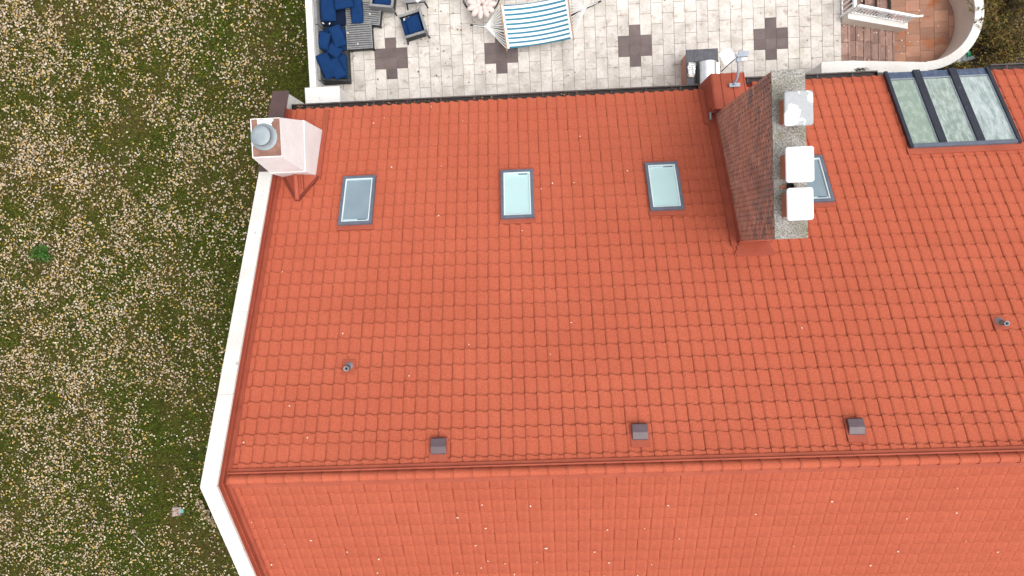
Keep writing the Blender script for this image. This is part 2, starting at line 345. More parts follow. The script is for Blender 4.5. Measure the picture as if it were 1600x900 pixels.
# short lawn grass
def blades(n, x0, x1, y0, y1, hmin, hmax, wmin, wmax, dens=None, zf=ground_h):
    x = rng.uniform(x0, x1, n); y = rng.uniform(y0, y1, n)
    if dens is not None:
        k = rng.random(n) < dens(x, y); x, y = x[k], y[k]; n = len(x)
    z = zf(x, y); a = rng.uniform(0, 2 * math.pi, n); h = rng.uniform(hmin, hmax, n); w_ = rng.uniform(wmin, wmax, n)
    lean = rng.uniform(0.4, 1.6, n) * h; b = rng.uniform(0, 2 * math.pi, n)
    v = np.empty((n, 3, 3))
    v[:, 0] = np.stack([x - np.cos(a) * w_, y - np.sin(a) * w_, z - 0.005], 1)
    v[:, 1] = np.stack([x + np.cos(a) * w_, y + np.sin(a) * w_, z - 0.005], 1)
    v[:, 2] = np.stack([x + np.cos(b) * lean, y + np.sin(b) * lean, z + h], 1)
    return v.reshape(-1, 3), np.arange(n * 3).reshape(n, 3)
def dry(x, y): return np.clip(0.40 + 0.9 * (vnoise(x, y, 2.6, 61) - 0.5) + 0.8 * (vnoise(x, y, 0.6, 62) - 0.5) + (-13.0 - x) * 0.10 + y * 0.035, 0, 0.92)
v, f = blades(190000, -22.5, -6.85, -13, 11, 0.03, 0.075, 0.012, 0.03, lambda x, y: 1 - dry(x, y))
single('grass', np_mesh('grass', v, f, M['grass']), None, 'short mossy green grass of the lawn beside the house', 'grass', kind='stuff')
v, f = blades(190000, -22.5, -6.85, -13, 11, 0.02, 0.06, 0.012, 0.03, dry)
single('dry_grass', np_mesh('dry_grass', v, f, M['drygrass']), None, 'dry olive brown grass on the open lawn', 'grass', kind='stuff')

# fallen leaves
def leaves(n, x0, x1, y0, y1, smin, smax, dens, zf, flat=0.35):
    x = rng.uniform(x0, x1, n); y = rng.uniform(y0, y1, n); k = rng.random(n) < dens(x, y); x, y = x[k], y[k]; n = len(x)
    z = zf(x, y) + rng.uniform(0.03, 0.075, n); a = rng.uniform(0, 2 * math.pi, n); L = rng.uniform(smin, smax, n); W_ = L * rng.uniform(0.28, 0.5, n)
    tx = rng.normal(0, flat, n); ty = rng.normal(0, flat, n); fold = rng.uniform(-0.25, 0.45, n) * W_
    loc = np.zeros((n, 6, 3))
    loc[:, 0, 0] = -L / 2; loc[:, 3, 0] = L / 2
    loc[:, 1, 0] = -L * 0.12; loc[:, 1, 1] = -W_; loc[:, 2, 0] = L * 0.22; loc[:, 2, 1] = -W_ * 0.8
    loc[:, 4, 0] = L * 0.22; loc[:, 4, 1] = W_ * 0.8; loc[:, 5, 0] = -L * 0.12; loc[:, 5, 1] = W_
    for i in (1, 2, 4, 5): loc[:, i, 2] = fold
    loc[:, :, 2] += loc[:, :, 0] * tx[:, None] + loc[:, :, 1] * ty[:, None]
    ca, sa = np.cos(a)[:, None], np.sin(a)[:, None]
    v = np.stack([x[:, None] + loc[:, :, 0] * ca - loc[:, :, 1] * sa, y[:, None] + loc[:, :, 0] * sa + loc[:, :, 1] * ca, z[:, None] + loc[:, :, 2]], -1)
    b = (np.arange(n) * 6)[:, None]
    f = np.concatenate([b + np.array([[0, 1, 2, 3]]), b + np.array([[0, 3, 4, 5]])], 0)
    return v.reshape(-1, 3), f
def leaf_density(x, y):
    d = 0.36 * vnoise(x, y, 1.9, 21) + 0.40 * vnoise(x, y, 0.75, 22) + 0.46 * vnoise(x, y, 0.28, 23)
    base = np.clip((d - 0.34) * 1.75, 0.05, 1)
    edge = np.clip((-6.4 - x) / 10.0 + 0.015 * y, 0.11, 1)                    # few leaves close to the house, drifts out on the lawn
    return base * edge * np.clip(0.86 + 0.035 * y, 0.55, 1)
v, f = leaves(200000, -22.5, -6.9, -13, 11, 0.026, 0.082, leaf_density, ground_h)
single('fallen_leaves', np_mesh('fallen_leaves', v, f, M['litter']), None, 'pale and yellow fallen leaves scattered thickly over the lawn', 'leaves', kind='stuff')

# weed, scrap and twig on the lawn
def leaf_cluster(n, rx, ry, rz, s0, s1, seed):
    r_ = np.random.default_rng(seed)
    p = r_.normal(size=(n, 3)); p /= np.linalg.norm(p, axis=1)[:, None]; p *= (r_.random(n) ** 0.45)[:, None]
    p *= np.array([rx, ry, rz])
    d = r_.normal(size=(n, 3)); d /= np.linalg.norm(d, axis=1)[:, None]
    e = np.cross(d, r_.normal(size=(n, 3))); e /= np.linalg.norm(e, axis=1)[:, None]
    L = r_.uniform(s0, s1, n)[:, None]; W_ = L * 0.42
    v = np.stack([p - d * L / 2, p + e * W_ / 2, p + d * L / 2, p - e * W_ / 2], 1).reshape(-1, 3)
    return v, np.arange(n * 4).reshape(n, 4)
wd = thing('weed_plant', 'small bright green weed clump growing among the fallen leaves', 'plant', (-17.05, 0.53, ZG))
v, f = leaf_cluster(170, 0.42, 0.33, 0.16, 0.10, 0.2, 3); part('foliage', np_mesh('foliage', v + np.array([0, 0, 0.16]), f, M['weed']), None, wd)
mb = MB()
for k in range(7):
    a = k * 0.9; mb.tube([(0, 0, 0.0), (0.12 * math.cos(a), 0.12 * math.sin(a), 0.12), (0.3 * math.cos(a), 0.25 * math.sin(a), 0.2)], [0.012, 0.008, 0.004], 5)
part('stem', mb, M['weed'], wd)
sc = thing('litter_scrap', 'crumpled pinkish paper scrap with a turquoise corner on the grass', 'litter', (-12.98, -8.63, ZG))
def crumple(nx, ny, sx, sy, amp, seed, base=0.04):
    r_ = random.Random(seed); mb = MB(); vs = []; fs = []
    for j in range(ny):
        for i in range(nx):
            vs.append((sx * (i / (nx - 1) - 0.5) + r_.uniform(-1, 1) * sx * 0.05, sy * (j / (ny - 1) - 0.5) + r_.uniform(-1, 1) * sy * 0.06, base + r_.uniform(0, amp)))
    for j in range(ny - 1):
        for i in range(nx - 1): a = j * nx + i; fs.append((a, a + 1, a + nx + 1, a + nx))
    n = len(vs); vs += [(x, y, 0.0) for x, y, z in vs]
    ring = list(range(nx)) + [nx * j + nx - 1 for j in range(1, ny)] + [nx * (ny - 1) + i for i in range(nx - 2, -1, -1)] + [nx * j for j in range(ny - 2, 0, -1)]
    fs += [(ring[(k + 1) % len(ring)], ring[k], ring[k] + n, ring[(k + 1) % len(ring)] + n) for k in range(len(ring))]
    return mb.add(vs, fs)
part('paper', crumple(6, 5, 0.32, 0.30, 0.10, 4), M['debris'], sc)
part('torn_corner', crumple(4, 4, 0.10, 0.13, 0.08, 5), M['turq'], sc, loc=(0.2, 0.02, 0.02))
dp = thing('dry_plant', 'yellow brown dried plant on the grass at the peak of the gable', 'plant', (-11.85, -8.62, ZG))
vv, ff, c0 = [], [], 0
for k in range(5):
    v, f = leaf_cluster(40, 0.14, 0.14, 0.12, 0.06, 0.15, 90 + k); vv.append(v + np.array([-0.22 + 0.11 * k, 0.40 - 0.2 * k, 0.28 + 0.05 * (k % 2)])); ff.append(f + c0); c0 += len(v)
part('foliage', np_mesh('foliage', np.concatenate(vv), np.concatenate(ff), M['litter']), None, dp)
mb = MB()
for k in range(5): mb.tube([(0, 0, -0.03), (-0.11 + 0.055 * k, 0.2 - 0.1 * k, 0.18), (-0.22 + 0.11 * k, 0.40 - 0.2 * k, 0.30)], [0.010, 0.008, 0.004], 5)
part('stem', mb, M['bark'], dp)
mb = MB().tube([(0, 0, 0.02), (0.18, 0.12, 0.05), (0.36, 0.30, 0.03)], [0.012, 0.010, 0.005], 6)
single('twig', mb, M['leafpale'], 'pale dry twig lying among leaves on the lawn', 'twig', (-14.2, -9.8, ZG + 0.04), (0, 0, 1.6))

# ------------------------------------------------------------------ terrace
PX0, PX1, PY1 = -6.3, 9.05, 11.0
mb = MB().box(-6.18, PX1, 3.2, PY1, ZG - 0.3, -0.010)
patio = single('patio', mb, M['grout'], None, None, kind='structure')
PW, PL = 0.329, 0.605
def paver_mesh(name, w_, l_, mat):
    g = 0.005; return MB().box(-w_ / 2 + g, w_ / 2 - g, -l_ / 2 + g, l_ / 2 - g, -0.03, 0.0).mesh(name, mat, 0.004)
pm_full = paver_mesh('paver', PW, PL, M['travertine']); pm_half = paver_mesh('paver_half', PW, PL / 2, M['travertine']); pm_dark = paver_mesh('dark_paver', PW, PL / 2, M['darkpaver'])
cross = {}
for k0 in (0, 10, 22, 34):
    for dk, ys in ((0, (6.175, 5.57)), (1, (6.48, 5.875, 5.27)), (2, (6.175, 5.57))):
        cross[k0 + dk] = (ys[-1], ys[0])
rest = MB()
for k in range(-6, 43):
    xc = -4.64 + PW * (k + 0.5)
    if xc < PX0 or xc + PW / 2 > PX1 + 0.02: continue
    top = 6.48 if k % 2 else 6.175
    for j in range(-7, 6):
        y1 = top - PL * j; y0 = y1 - PL; yc = (y0 + y1) / 2
        if y1 > PY1 or y0 < 3.3: continue
        if k in cross and yc > cross[k][0] - 0.01 and yc < cross[k][1] + 0.01:
            for q in (-0.25, 0.25):
                o = bpy.data.objects.new('dark_paver', pm_dark); link(o, patio); o.location = (xc, yc + q * PL, random.uniform(-0.002, 0.001))
            continue
        z = random.uniform(-0.003, 0.001)
        if 4.86 < yc < 7.75:
            o = bpy.data.objects.new('paver', pm_full); link(o, patio); o.location = (xc, yc, z)
        else:
            rest.box(xc - PW / 2 + .005, xc + PW / 2 - .005, y0 + .005, y1 - .005, -0.03, z)
part('paver', rest, M['travertine'], patio, kind='stuff')
# column of cut pavers where the terrace ends at the stairs
pm_cut = paver_mesh('paver_cut', 0.212, PL, M['travertine'])
for j in range(-1, 5):
    o = bpy.data.objects.new('paver', pm_cut); link(o, patio); o.location = (8.955, 6.48 - PL * (j - 0.5), 0.0)

# ================================================================== HOUSE
house = thing('house', 'white rendered house under a large red tiled gable roof', 'house', (4.0, YR, ZG))
# walls: one closed body under the roof
def gable_poly(off, y0, y1):
    return [(y0, zr(y0) + off), (YR, ZR + off), (y1, zr(y1) + off)]
mb = MB()
pts = [(Y_BACK + 0.6, ZG), (3.45, ZG), (3.45, zr(3.45) - 0.12), (YR, ZR - 0.12), (Y_BACK + 0.6, zr(Y_BACK + 0.6) - 0.12)]
n = len(pts); xa, xb = -6.495, XRR
mb.add([(xa, y, z) for y, z in pts] + [(xb, y, z) for y, z in pts], [tuple(range(n)), tuple(reversed(range(n, 2 * n)))] + [(i, n + i, n + (i + 1) % n, (i + 1) % n) for i in range(n)])
part('wall', mb, M['white'], house, True)
# gable wall that rises past the roof as a parapet, with white coping on both slopes
mb = MB()
pts = [(Y_BACK, ZG), (4.44, ZG), (4.44, zr(4.44) + 0.36), (YR, ZR + 0.36), (Y_BACK, zr(Y_BACK) + 0.36)]
mb.add([(-6.785, y, z) for y, z in pts] + [(-6.50, y, z) for y, z in pts], [tuple(reversed(range(5))), tuple(range(5, 10))] + [(i, (i + 1) % 5, 5 + (i + 1) % 5, 5 + i) for i in range(5)])
part('gable_wall', mb, M['white'], house, True)
def slope_slab(x0, x1, y0, y1, o0, o1, mb=None):
    """slab following the roof between y0 and y1, vertical offsets o0..o1"""
    mb = mb or MB(); za, zb = zr(y0), zr(y1)
    return mb.hexa([(x0, y0, za + o0), (x1, y0, za + o0), (x1, y1, zb + o0), (x0, y1, zb + o0)], [(x0, y0, za + o1), (x1, y0, za + o1), (x1, y1, zb + o1), (x0, y1, zb + o1)])
for (ya, yb) in ((YR + 0.001, -2.75), (-2.749, -1.1), (-1.099, 0.55), (0.551, 2.2), (-6.1, YR - 0.001), (-7.8, -6.101), (Y_BACK, -7.801)):
    part('parapet_coping', slope_slab(-6.805, -6.472, ya, yb, 0.36, 0.45), M['white'], house, True, bevel=0.012)
part('parapet_cover', slope_slab(-6.835, -6.425, 2.203, 4.47, 0.34, 0.46), M['brownmetal'], house, True, bevel=0.01, label='brown sheet metal cover on the parapet end')

# ---- roof
roof_mb = MB()
slope_slab(-6.44, XRR, YR, Y_EAVE - 0.08, -0.10, -0.012, roof_mb); slope_slab(-6.44, XRR, Y_BACK + 0.1, YR, -0.10, -0.012, roof_mb)
slope_slab(5.3, XRR, 3.95, 4.10, -0.10, -0.012, roof_mb)
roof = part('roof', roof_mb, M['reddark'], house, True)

MW = 0.2555
PROF = [(0.0, -0.004), (0.030, 0.002), (0.22, 0.003), (0.42, 0.005), (0.50, 0.010), (0.58, 0.015), (0.78, 0.018), (0.968, 0.017), (1.0, -0.004)]
PDY = [0.004, 0.010, 0.013, 0.010, 0.0, -0.011, -0.014, -0.010, 0.004]
def panel_geo(nm, kind, L=0.405, gap=0.002):
    """kind 0: open lap seen from below; 1: rolled nose with a crimp behind it"""
    xs = []
    for m in range(nm):
        for i, (u, z) in enumerate(PROF):
            if i == 0 and m > 0: continue
            xs.append(((m + u) * MW, z - (0.007 if kind == 1 and i in (0, 8) else 0.0), (1.0 if kind == 0 else 0.45) * PDY[i]))
    xs[0] = (gap, xs[0][1], xs[0][2])
    xs[-1] = (nm * MW - gap, xs[-1][1], xs[-1][2])
    k = len(xs); FR = 0.031 if kind == 0 else 0.025
    vs = []; fs = []; sm = []; mi = []
    rows = [(-0.006, FR), (0.004, FR), (0.06, FR - 0.003)] if kind == 0 else [(-0.006, FR - 0.003), (0.004, FR - 0.002), (0.012, FR - 0.010), (0.026, FR - 0.0015)]
    nr = len(rows)
    for y, h in rows: vs += [(x, y + (dy if y < 0.05 else 0), z + h) for x, z, dy in xs]
    vs += [(x, L, z * 0.9 + 0.002) for x, z, dy in xs]
    c0 = nr + 1
    vs += [(x, -0.006 + dy, z + rows[0][1]) for x, z, dy in xs]            # lip top
    vs += [(x, -0.006 + dy, z + rows[0][1] - 0.009) for x, z, dy in xs]    # lip bottom
    vs += [(x, 0.040 + dy, z + rows[0][1] - 0.010) for x, z, dy in xs]     # open lap under the lip
    for i in range(k - 1):
        for r_ in range(nr):
            fs.append((r_ * k + i, r_ * k + i + 1, (r_ + 1) * k + i + 1, (r_ + 1) * k + i)); sm.append(r_ == nr - 1); mi.append(2 if r_ == 0 else 0)  # front strip coloured darker as the shade line of the lip
        for r_ in (c0, c0 + 1): fs.append(((r_ + 1) * k + i, (r_ + 1) * k + i + 1, r_ * k + i + 1, r_ * k + i)); sm.append(False); mi.append(1)  # lip faces coloured dark to deepen that shade
    for i in (0, k - 1):                                       # end flanges
        a = len(vs); x = xs[i][0]; z = xs[i][1]
        vs += [(x, 0.0, z + FR), (x, L, z * 0.9 + 0.002), (x, L, -0.02), (x, 0.02, -0.012)]
        fs.append((a, a + 1, a + 2, a + 3) if i == 0 else (a + 3, a + 2, a + 1, a)); sm.append(False); mi.append(0)
    return vs, fs, sm, mi
PG = {(nm, kd): panel_geo(nm, kd) for nm in range(1, 6) for kd in (0, 1)}
PM = {}
for key, (vs, fs, sm, mi) in PG.items():
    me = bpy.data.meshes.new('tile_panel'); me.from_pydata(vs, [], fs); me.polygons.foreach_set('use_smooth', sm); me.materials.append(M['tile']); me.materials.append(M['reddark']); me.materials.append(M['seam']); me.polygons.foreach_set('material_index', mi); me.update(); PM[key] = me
def courses(lips, xstart, xend, up, shift0):
    out = []
    for r_, y in enumerate(lips):
        phase = (r_ * (1 if up else 2) + shift0 + (1 if r_ % 7 == 3 else 0)) % 5
        m = 0; total = int(math.ceil((xend - xstart) / MW))
        while m < total:
            n_ = 5 if m > 0 or phase == 0 else phase
            n_ = min(n_, total - m)
            out.append((y, xstart + m * MW, n_)); m += n_
    return out
XS = -6.37 - 0.62 * MW + 0.0                                # column phase of the tiles
up_lips = [3.62 - 0.3015 * k for k in range(25)] + [-3.813, -4.13]
lo_lips = [-4.704 - 0.075, ] + [-4.704 - 0.075 - 0.3045 * k for k in range(1, 25)]
up_list = courses([3.97] + up_lips, XS, 14.6, True, 2)
lo_list = courses(lo_lips, XS, 14.6, False, 1)
cand = []
for (y, x, n_) in up_list:
    cand.append((slope_m(x + n_ * MW, y, 0.0), n_, 0))
for (y, x, n_) in [(a, b, c) for a, b, c in courses([4.12], XS, 14.6, True, 3) if b > 5.3]:
    cand.append((slope_m(x + n_ * MW, y, 0.002), n_, 1))
for (y, x, n_) in lo_list:
    cand.append((slope_m(x, y, 0.0), n_, 1))
def vis_key(c):
    px, py, d = project(c[0] @ Vector((c[1] * MW / 2, 0.2, 0.03)))
    inside = -20 < px < 1620 and -10 < py < 910
    return (0 if inside else 1, d / math.sqrt(c[1]))
cand.sort(key=vis_key)
sv_, sf_, ss_, sm_i = [], [], [], []
for i, (m, n_, kd) in enumerate(cand):
    jit = Matrix.Translation((0, 0, random.uniform(-0.001, 0.0015)))
    if i < 300:
        o = bpy.data.objects.new('tile_panel', PM[(n_, kd)]); link(o, roof); o.matrix_local = m @ jit
    else:
        vs, fs, sm, mi = PG[(n_, kd)]; sm_i += mi; a = len(sv_); mm = m @ jit
        sv_ += [tuple(mm @ Vector(p)) for p in vs]; sf_ += [tuple(q + a for q in f_) for f_ in fs]; ss_ += sm
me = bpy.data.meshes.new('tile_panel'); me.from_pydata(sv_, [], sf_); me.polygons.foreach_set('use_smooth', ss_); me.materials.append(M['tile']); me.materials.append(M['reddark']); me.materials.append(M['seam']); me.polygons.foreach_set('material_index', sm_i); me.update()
part('tile_panel', me, None, roof, kind='stuff')

# ridge: half round caps over a bent flashing
mb = MB(); prof = [(-0.098, -0.07), (-0.09, -0.02), (-0.068, 0.025), (-0.034, 0.047), (0.0, 0.053), (0.034, 0.047), (0.068, 0.025), (0.09, -0.02), (0.098, -0.07)]
LC = 0.378
secs = [(0.0, 1.10), (0.016, 1.16), (0.034, 1.0), (LC + 0.02, 0.95)]
vs = [(x, y * s_, z * s_ + (0.006 if i < 2 else 0.0)) for i, (x, s_) in enumerate(secs) for y, z in prof]; k = len(prof)
mb.add(vs, [(a * k + i, (a + 1) * k + i, (a + 1) * k + i + 1, a * k + i + 1) for a in range(3) for i in range(k - 1)], True)
mb.add([vs[i] for i in range(k)], [tuple(reversed(range(k)))])
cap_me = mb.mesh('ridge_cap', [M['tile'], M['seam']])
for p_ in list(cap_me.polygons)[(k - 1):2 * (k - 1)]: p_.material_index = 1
for i in range(55):
    o = bpy.data.objects.new('ridge_cap', cap_me); link(o, roof); o.location = (-6.40 + i * LC, YR, ZR + 0.085)
mb = MB()
for s_ in (1, -1):
    ya, yb = YR + s_ * 0.10, YR + s_ * 0.20
    lo = min(ya, yb); hi = max(ya, yb)
    slope_slab(-6.42, 14.6, lo, hi, 0.045, 0.078, mb)
part('ridge_flashing', mb, M['redmetal'], roof, bevel=0.006)
mb = MB(); mb.box(-6.42, 14.6, YR + 0.125, YR + 0.15, ZR - 0.05, ZR + 0.045)
part('ridge_rail', mb, M['redmetal'], roof)

# red flashing along the gable parapet: tray, ridge and cladding of the inner face, in overlapping lengths
def rake(ya, yb):
    mb = MB()
    slope_slab(-6.466, -6.372, ya, yb, 0.035, 0.062, mb)
    slope_slab(-6.40, -6.383, ya, yb, 0.060, 0.085, mb)
    part('rake_flashing', mb, M['redmetal'], roof)
    mb = MB()
    slope_slab(-6.499, -6.468, ya, yb, -0.02, 0.355, mb); slope_slab(-6.467, -6.450, ya, yb, 0.20, 0.23, mb)
    part('parapet_cladding', mb, M['redmetal'], roof)
for ya, yb in ((YR, -3.05), (-3.055, -0.05), (-0.055, 2.6), (2.595, 3.99), (-7.6, YR), (-10.2, -7.59), (Y_BACK + 0.1, -10.19)): rake(ya, yb)

# gutters
def gutter(x0, x1, y0, zt, lab=None, wd_=0.14):
    mb = MB(); 
    mb.box(x0, x1, y0, y0 + 0.012, zt - 0.13, zt); mb.box(x0, x1, y0 + 0.012, y0 + wd_ - 0.012, zt - 0.13, zt - 0.118)
    mb.box(x0, x0 + 0.01, y0 + 0.012, y0 + wd_ - 0.012, zt - 0.118, zt - 0.004); mb.box(x1 - 0.01, x1, y0 + 0.012, y0 + wd_ - 0.012, zt - 0.118, zt - 0.004)
    g = part('gutter', mb, M['gutter'], house, True, label=lab)
    mb = MB(); mb.box(x0 - 0.002, x1 + 0.002, y0 + wd_ - 0.012, y0 + wd_ + 0.022, zt - 0.132, zt + 0.004)
    part('gutter_lip', mb, M['gutterlip'], g, bevel=0.006)
    mb = MB(); x = x0 + 0.4
    while x < x1 - 0.1: mb.box(x, x + 0.025, y0 + 0.013, y0 + wd_ - 0.013, zt - 0.02, zt - 0.012); x += 0.9
    part('gutter_bracket', mb, M['gutterlip'], g, kind='stuff')
    return g
gutter(-6.42, 4.36, 3.985, zr(3.97) - 0.03)
gutter(5.25, 9.0, 4.13, zr(4.10) - 0.04)
gutter(11.86, XRR, 4.14, zr(4.10) - 0.03)
v, f = leaves(170, -6.3, 4.2, 3.99, 4.10, 0.02, 0.06, lambda x, y: (vnoise(x, y, 0.6, 31) > 0.5) * 1.0, lambda x, y: np.full_like(x, zr(3.97) - 0.13))
single('gutter_debris', np_mesh('gutter_debris', v, f, M['brownleaf']), None, 'brown leaf crumbs lying in the long dark gutter', 'leaves', kind='stuff')

# ---- skylights
def skylight(x0, x1, y0, y1, blind, flip, lab):
    s_len = (y1 - y0) / CT; wd_ = x1 - x0
    base = slope_m(x1, y1)                                     # local x runs to -X, y up the slope
    def bx(mb, a, b, c, d, e, g): return mb.box(a, b, c, d, e, g, base)
    mb = MB(); fw = 0.075
    bx(mb, 0, wd_, 0, fw, -0.02, 0.13); bx(mb, 0, wd_, s_len - fw, s_len, -0.02, 0.13)
    bx(mb, 0, fw, fw - .001, s_len - fw + .001, -0.02, 0.128); bx(mb, wd_ - fw, wd_, fw - .001, s_len - fw + .001, -0.02, 0.128)
    sk = part('skylight', mb, M['slate'], house, True, bevel=0.012, label=lab)
    mb = MB(); a = fw - 0.005; b = 0.03
    bx(mb, a, wd_ - a, a, a + b, 0.06, 0.112); bx(mb, a, wd_ - a, s_len - a - b, s_len - a, 0.06, 0.112)
    bx(mb, a, a + b, a + b, s_len - a - b, 0.06, 0.112); bx(mb, wd_ - a - b, wd_ - a, a + b, s_len - a - b, 0.06, 0.112)
    part('inner_frame', mb, M['innerframe'], sk)
    mb = MB(); bx(mb, a + b, wd_ - a - b, a + b, s_len - a - b, 0.062, 0.074); part('blind', mb, M[blind], sk)  # in the grey skylights this panel carries a painted reflection, no blind
    mb = MB(); bx(mb, a + b, wd_ - a - b, a + b, s_len - a - b, 0.100, 0.106); part('pane', mb, M['glass'], sk)
    # blind rail with its pull bar
    mb = MB(); yy = s_len - a - b - 0.055 if flip else a + b + 0.012
    bx(mb, a + b + 0.01, wd_ - a - b - 0.01, yy, yy + 0.045, 0.075, 0.09); part('blind_rail', mb, M['innerframe'], sk)
    mb = MB(); bx(mb, a + b + 0.04, a + b + 0.26, yy + 0.005, yy + 0.028, 0.091, 0.096); part('pull_bar', mb, M['slate'], sk)
    mb = MB(); bx(mb, -0.03, wd_ + 0.03, s_len - 0.01, s_len + 0.12, 0.03, 0.064); part('apron_flashing', mb, M['redmetal'], sk, bevel=0.006)
    mb = MB(); bx(mb, -0.03, wd_ + 0.03, -0.10, 0.0, 0.03, 0.060); part('apron_flashing', mb, M['redmetal'], sk, bevel=0.006)
skylight(-4.765, -3.945, 0.735, 1.955, 'greyreflect', True, 'skylight with a blue grey painted reflection, nearest the gable')
skylight(-0.845, -0.045, 0.72, 1.93, 'cyanblind', False, 'skylight with a pale cyan blind, in the middle of the slope')
skylight(2.69, 3.49, 0.765, 1.955, 'cyanblind', False, 'skylight with a pale cyan blind, left of the brick chimney')
skylight(6.18, 6.975, 0.80, 1.95, 'greyreflect', True, 'skylight half hidden behind the brick chimney')

# ---- large three-pane roof window
bx0, bx1, by0, by1 = 9.10, 11.74, 2.05, 4.16
base = slope_m(bx1, by1); WB = bx1 - bx0; LB = (by1 - by0) / CT
def lx(x): return bx1 - x
mb = MB()
rw = None
fr = MB(); fr.box(0.086, WB - 0.086, 0.005, LB - 0.005, -0.05, 0.04, base)
rw = part('roof_window', fr, M['darkframe'], house, True, bevel=0.006, label='large three pane roof window with water streaked glass')
part('sill_bar', MB().box(0.085, WB - 0.085, LB - 0.10, LB, -0.05, 0.125, base), M['slate'], rw, bevel=0.008)
for a, b in ((0, 0.085), (WB - 0.085, WB)): part('side_bar', MB().box(a, b, 0, LB, -0.05, 0.14, base), M['darkframe'], rw, bevel=0.006)
mull = [(9.82, 10.0), (10.72, 10.90)]
for a, b in mull:
    part('mullion', MB().box(lx(b), lx(a), 0.0, LB - 0.101, -0.02, 0.145, base), M['darkframe'], rw, bevel=0.008)
edges = [(bx0 + 0.085, 9.82), (10.0, 10.72), (10.90, bx1 - 0.085)]
for i, (a, b) in enumerate(edges):
    part('pane', MB().box(lx(b), lx(a), 0.285, LB - 0.10, 0.055, 0.085, base), M['pane%d' % (i + 1)], rw)
    part('transom', MB().box(lx(b), lx(a), 0.23, 0.27, 0.05, 0.10, base), M['galv'], rw)
    part('eave_pane', MB().box(lx(b), lx(a), 0.01, 0.23, 0.03, 0.09, base), M['bluepane'], rw, label='narrow dark blue eave pane')
    part('glazing_bead', MB().box(lx(b), lx(b) + 0.03, 0.285, LB - 0.10, 0.085, 0.10, base).box(lx(a) - 0.03, lx(a), 0.285, LB - 0.10, 0.085, 0.10, base), M['greymetal'], rw)
# the reflected/immersed strip in the middle pane: a ledge bar seen through the glass
part('apron_flashing', MB().box(-0.06, WB + 0.06, LB, LB + 0.17, 0.03, 0.066, base), M['redmetal'], rw, bevel=0.006)

# ---- roof vents
def vent(x, y, lab):
    m = slope_m(x, y)
    mb = MB().box(-0.19, 0.19, -0.18, 0.30, 0.03, 0.062, m)
    vt = part('roof_vent', mb, M['redmetal'], house, True, label=lab)
    w2 = 0.155
    prof = [(-0.155, 0.06), (-0.155, 0.135), (-0.135, 0.165), (0.03, 0.155), (0.15, 0.085), (0.165, 0.06)]
    mb = MB(); k = len(prof)
    vs = [m @ Vector((-w2, y_, z_)) for y_, z_ in prof] + [m @ Vector((w2, y_, z_)) for y_, z_ in prof]
    mb.add(vs, [tuple(range(k)), tuple(reversed(range(k, 2 * k)))] + [(i, k + i, k + (i + 1) % k, (i + 1) % k) for i in range(k)])
    part('hood', mb, M['ventmetal'], vt, bevel=0.008)
    part('grille', MB().box(-0.13, 0.13, -0.162, -0.152, 0.07, 0.13, m), M['black'], vt)
vent(-2.16, -3.93, 'brown roof vent nearest the gable parapet')
vent(1.91, -3.785, 'brown roof vent in the middle of the ridge')
vent(6.175, -3.81, 'brown roof vent farthest right along the ridge')

# ---- pipe vents
def pipe(x, y, lab):
    z = zr(y); mb = MB().lathe([(0.10, 0.02), (0.085, 0.06), (0.062, 0.10), (0.058, 0.13)], (x, y, z), 20)
    pv = part('vent_pipe', mb, M['galv'], house, True, label=lab)
    mb = MB().lathe([(0.05, 0.0), (0.05, 0.27), (0.054, 0.275), (0.054, 0.30), (0.036, 0.30), (0.034, 0.2)], (x, y, z), 20)
    part('pipe', mb, M['galv'], pv); part('bore', MB().disc((x, y, z + 0.24), 0.037), M['black'], pv)
    m = slope_m(x, y); part('base_flashing', MB().box(-0.14, 0.14, -0.14, 0.20, 0.03, 0.058, m), M['redmetal'], pv, bevel=0.006)
pipe(-4.17, -2.36, 'short galvanised vent pipe near the gable parapet')
pipe(9.70, -1.93, 'short galvanised vent pipe at the right of the roof')

# ---- left chimney: rendered box with sloping shoulders and a rusty cap
cx0, cx1, cy0, cy1 = -6.36, -5.485, 2.09, 3.34
mb = MB()
mb.hexa([(cx0, cy0, 2.0), (cx1, cy0, 2.0), (cx1, cy1, 2.0), (cx0, cy1, 2.0)], [(cx0, cy0, 4.40), (cx1, cy0, 4.40), (cx1, cy1, 4.28), (cx0, cy1, 4.28)])
ch = part('chimney', mb, M['pinkwhite'], house, True, bevel=0.012, label='white rendered chimney with sloping shoulders at the gable')
tx0, tx1, ty0, ty1, tz = -6.25, -5.585, 2.29, 3.15, 5.66
mb = MB().hexa([(cx0 + .012, cy0 + .012, 4.395), (cx1 - .012, cy0 + .012, 4.395), (cx1 - .012, cy1 - .012, 4.275), (cx0 + .012, cy1 - .012, 4.275)], [(tx0, ty0, tz), (tx1, ty0, tz), (tx1, ty1, tz), (tx0, ty1, tz)])
part('shoulder', mb, M['pinkwhite'], ch, bevel=0.012)
part('cap_sheet', MB().box(tx0 + 0.03, tx1 - 0.004, ty0 + 0.02, ty1 - 0.02, tz - 0.02, tz + 0.012), M['rust'], ch)
fc = (-5.955, 2.74, tz + 0.012)
fl = MB().lathe([(0.30, 0.0), (0.26, 0.018), (0.222, 0.03), (0.222, 0.12), (0.215, 0.125)], fc, 28)
part('flue_collar', fl, M['galv'], ch)
mb = MB().lathe([(0.212, 0.150), (0.216, 0.155), (0.216, 0.185), (0.208, 0.192), (0.10, 0.200), (0.0, 0.202)], fc, 28); mb.disc((fc[0], fc[1], fc[2] + 0.150), 0.212, 28)
part('flue_lid', mb, M['galv'], ch)
mb = MB()
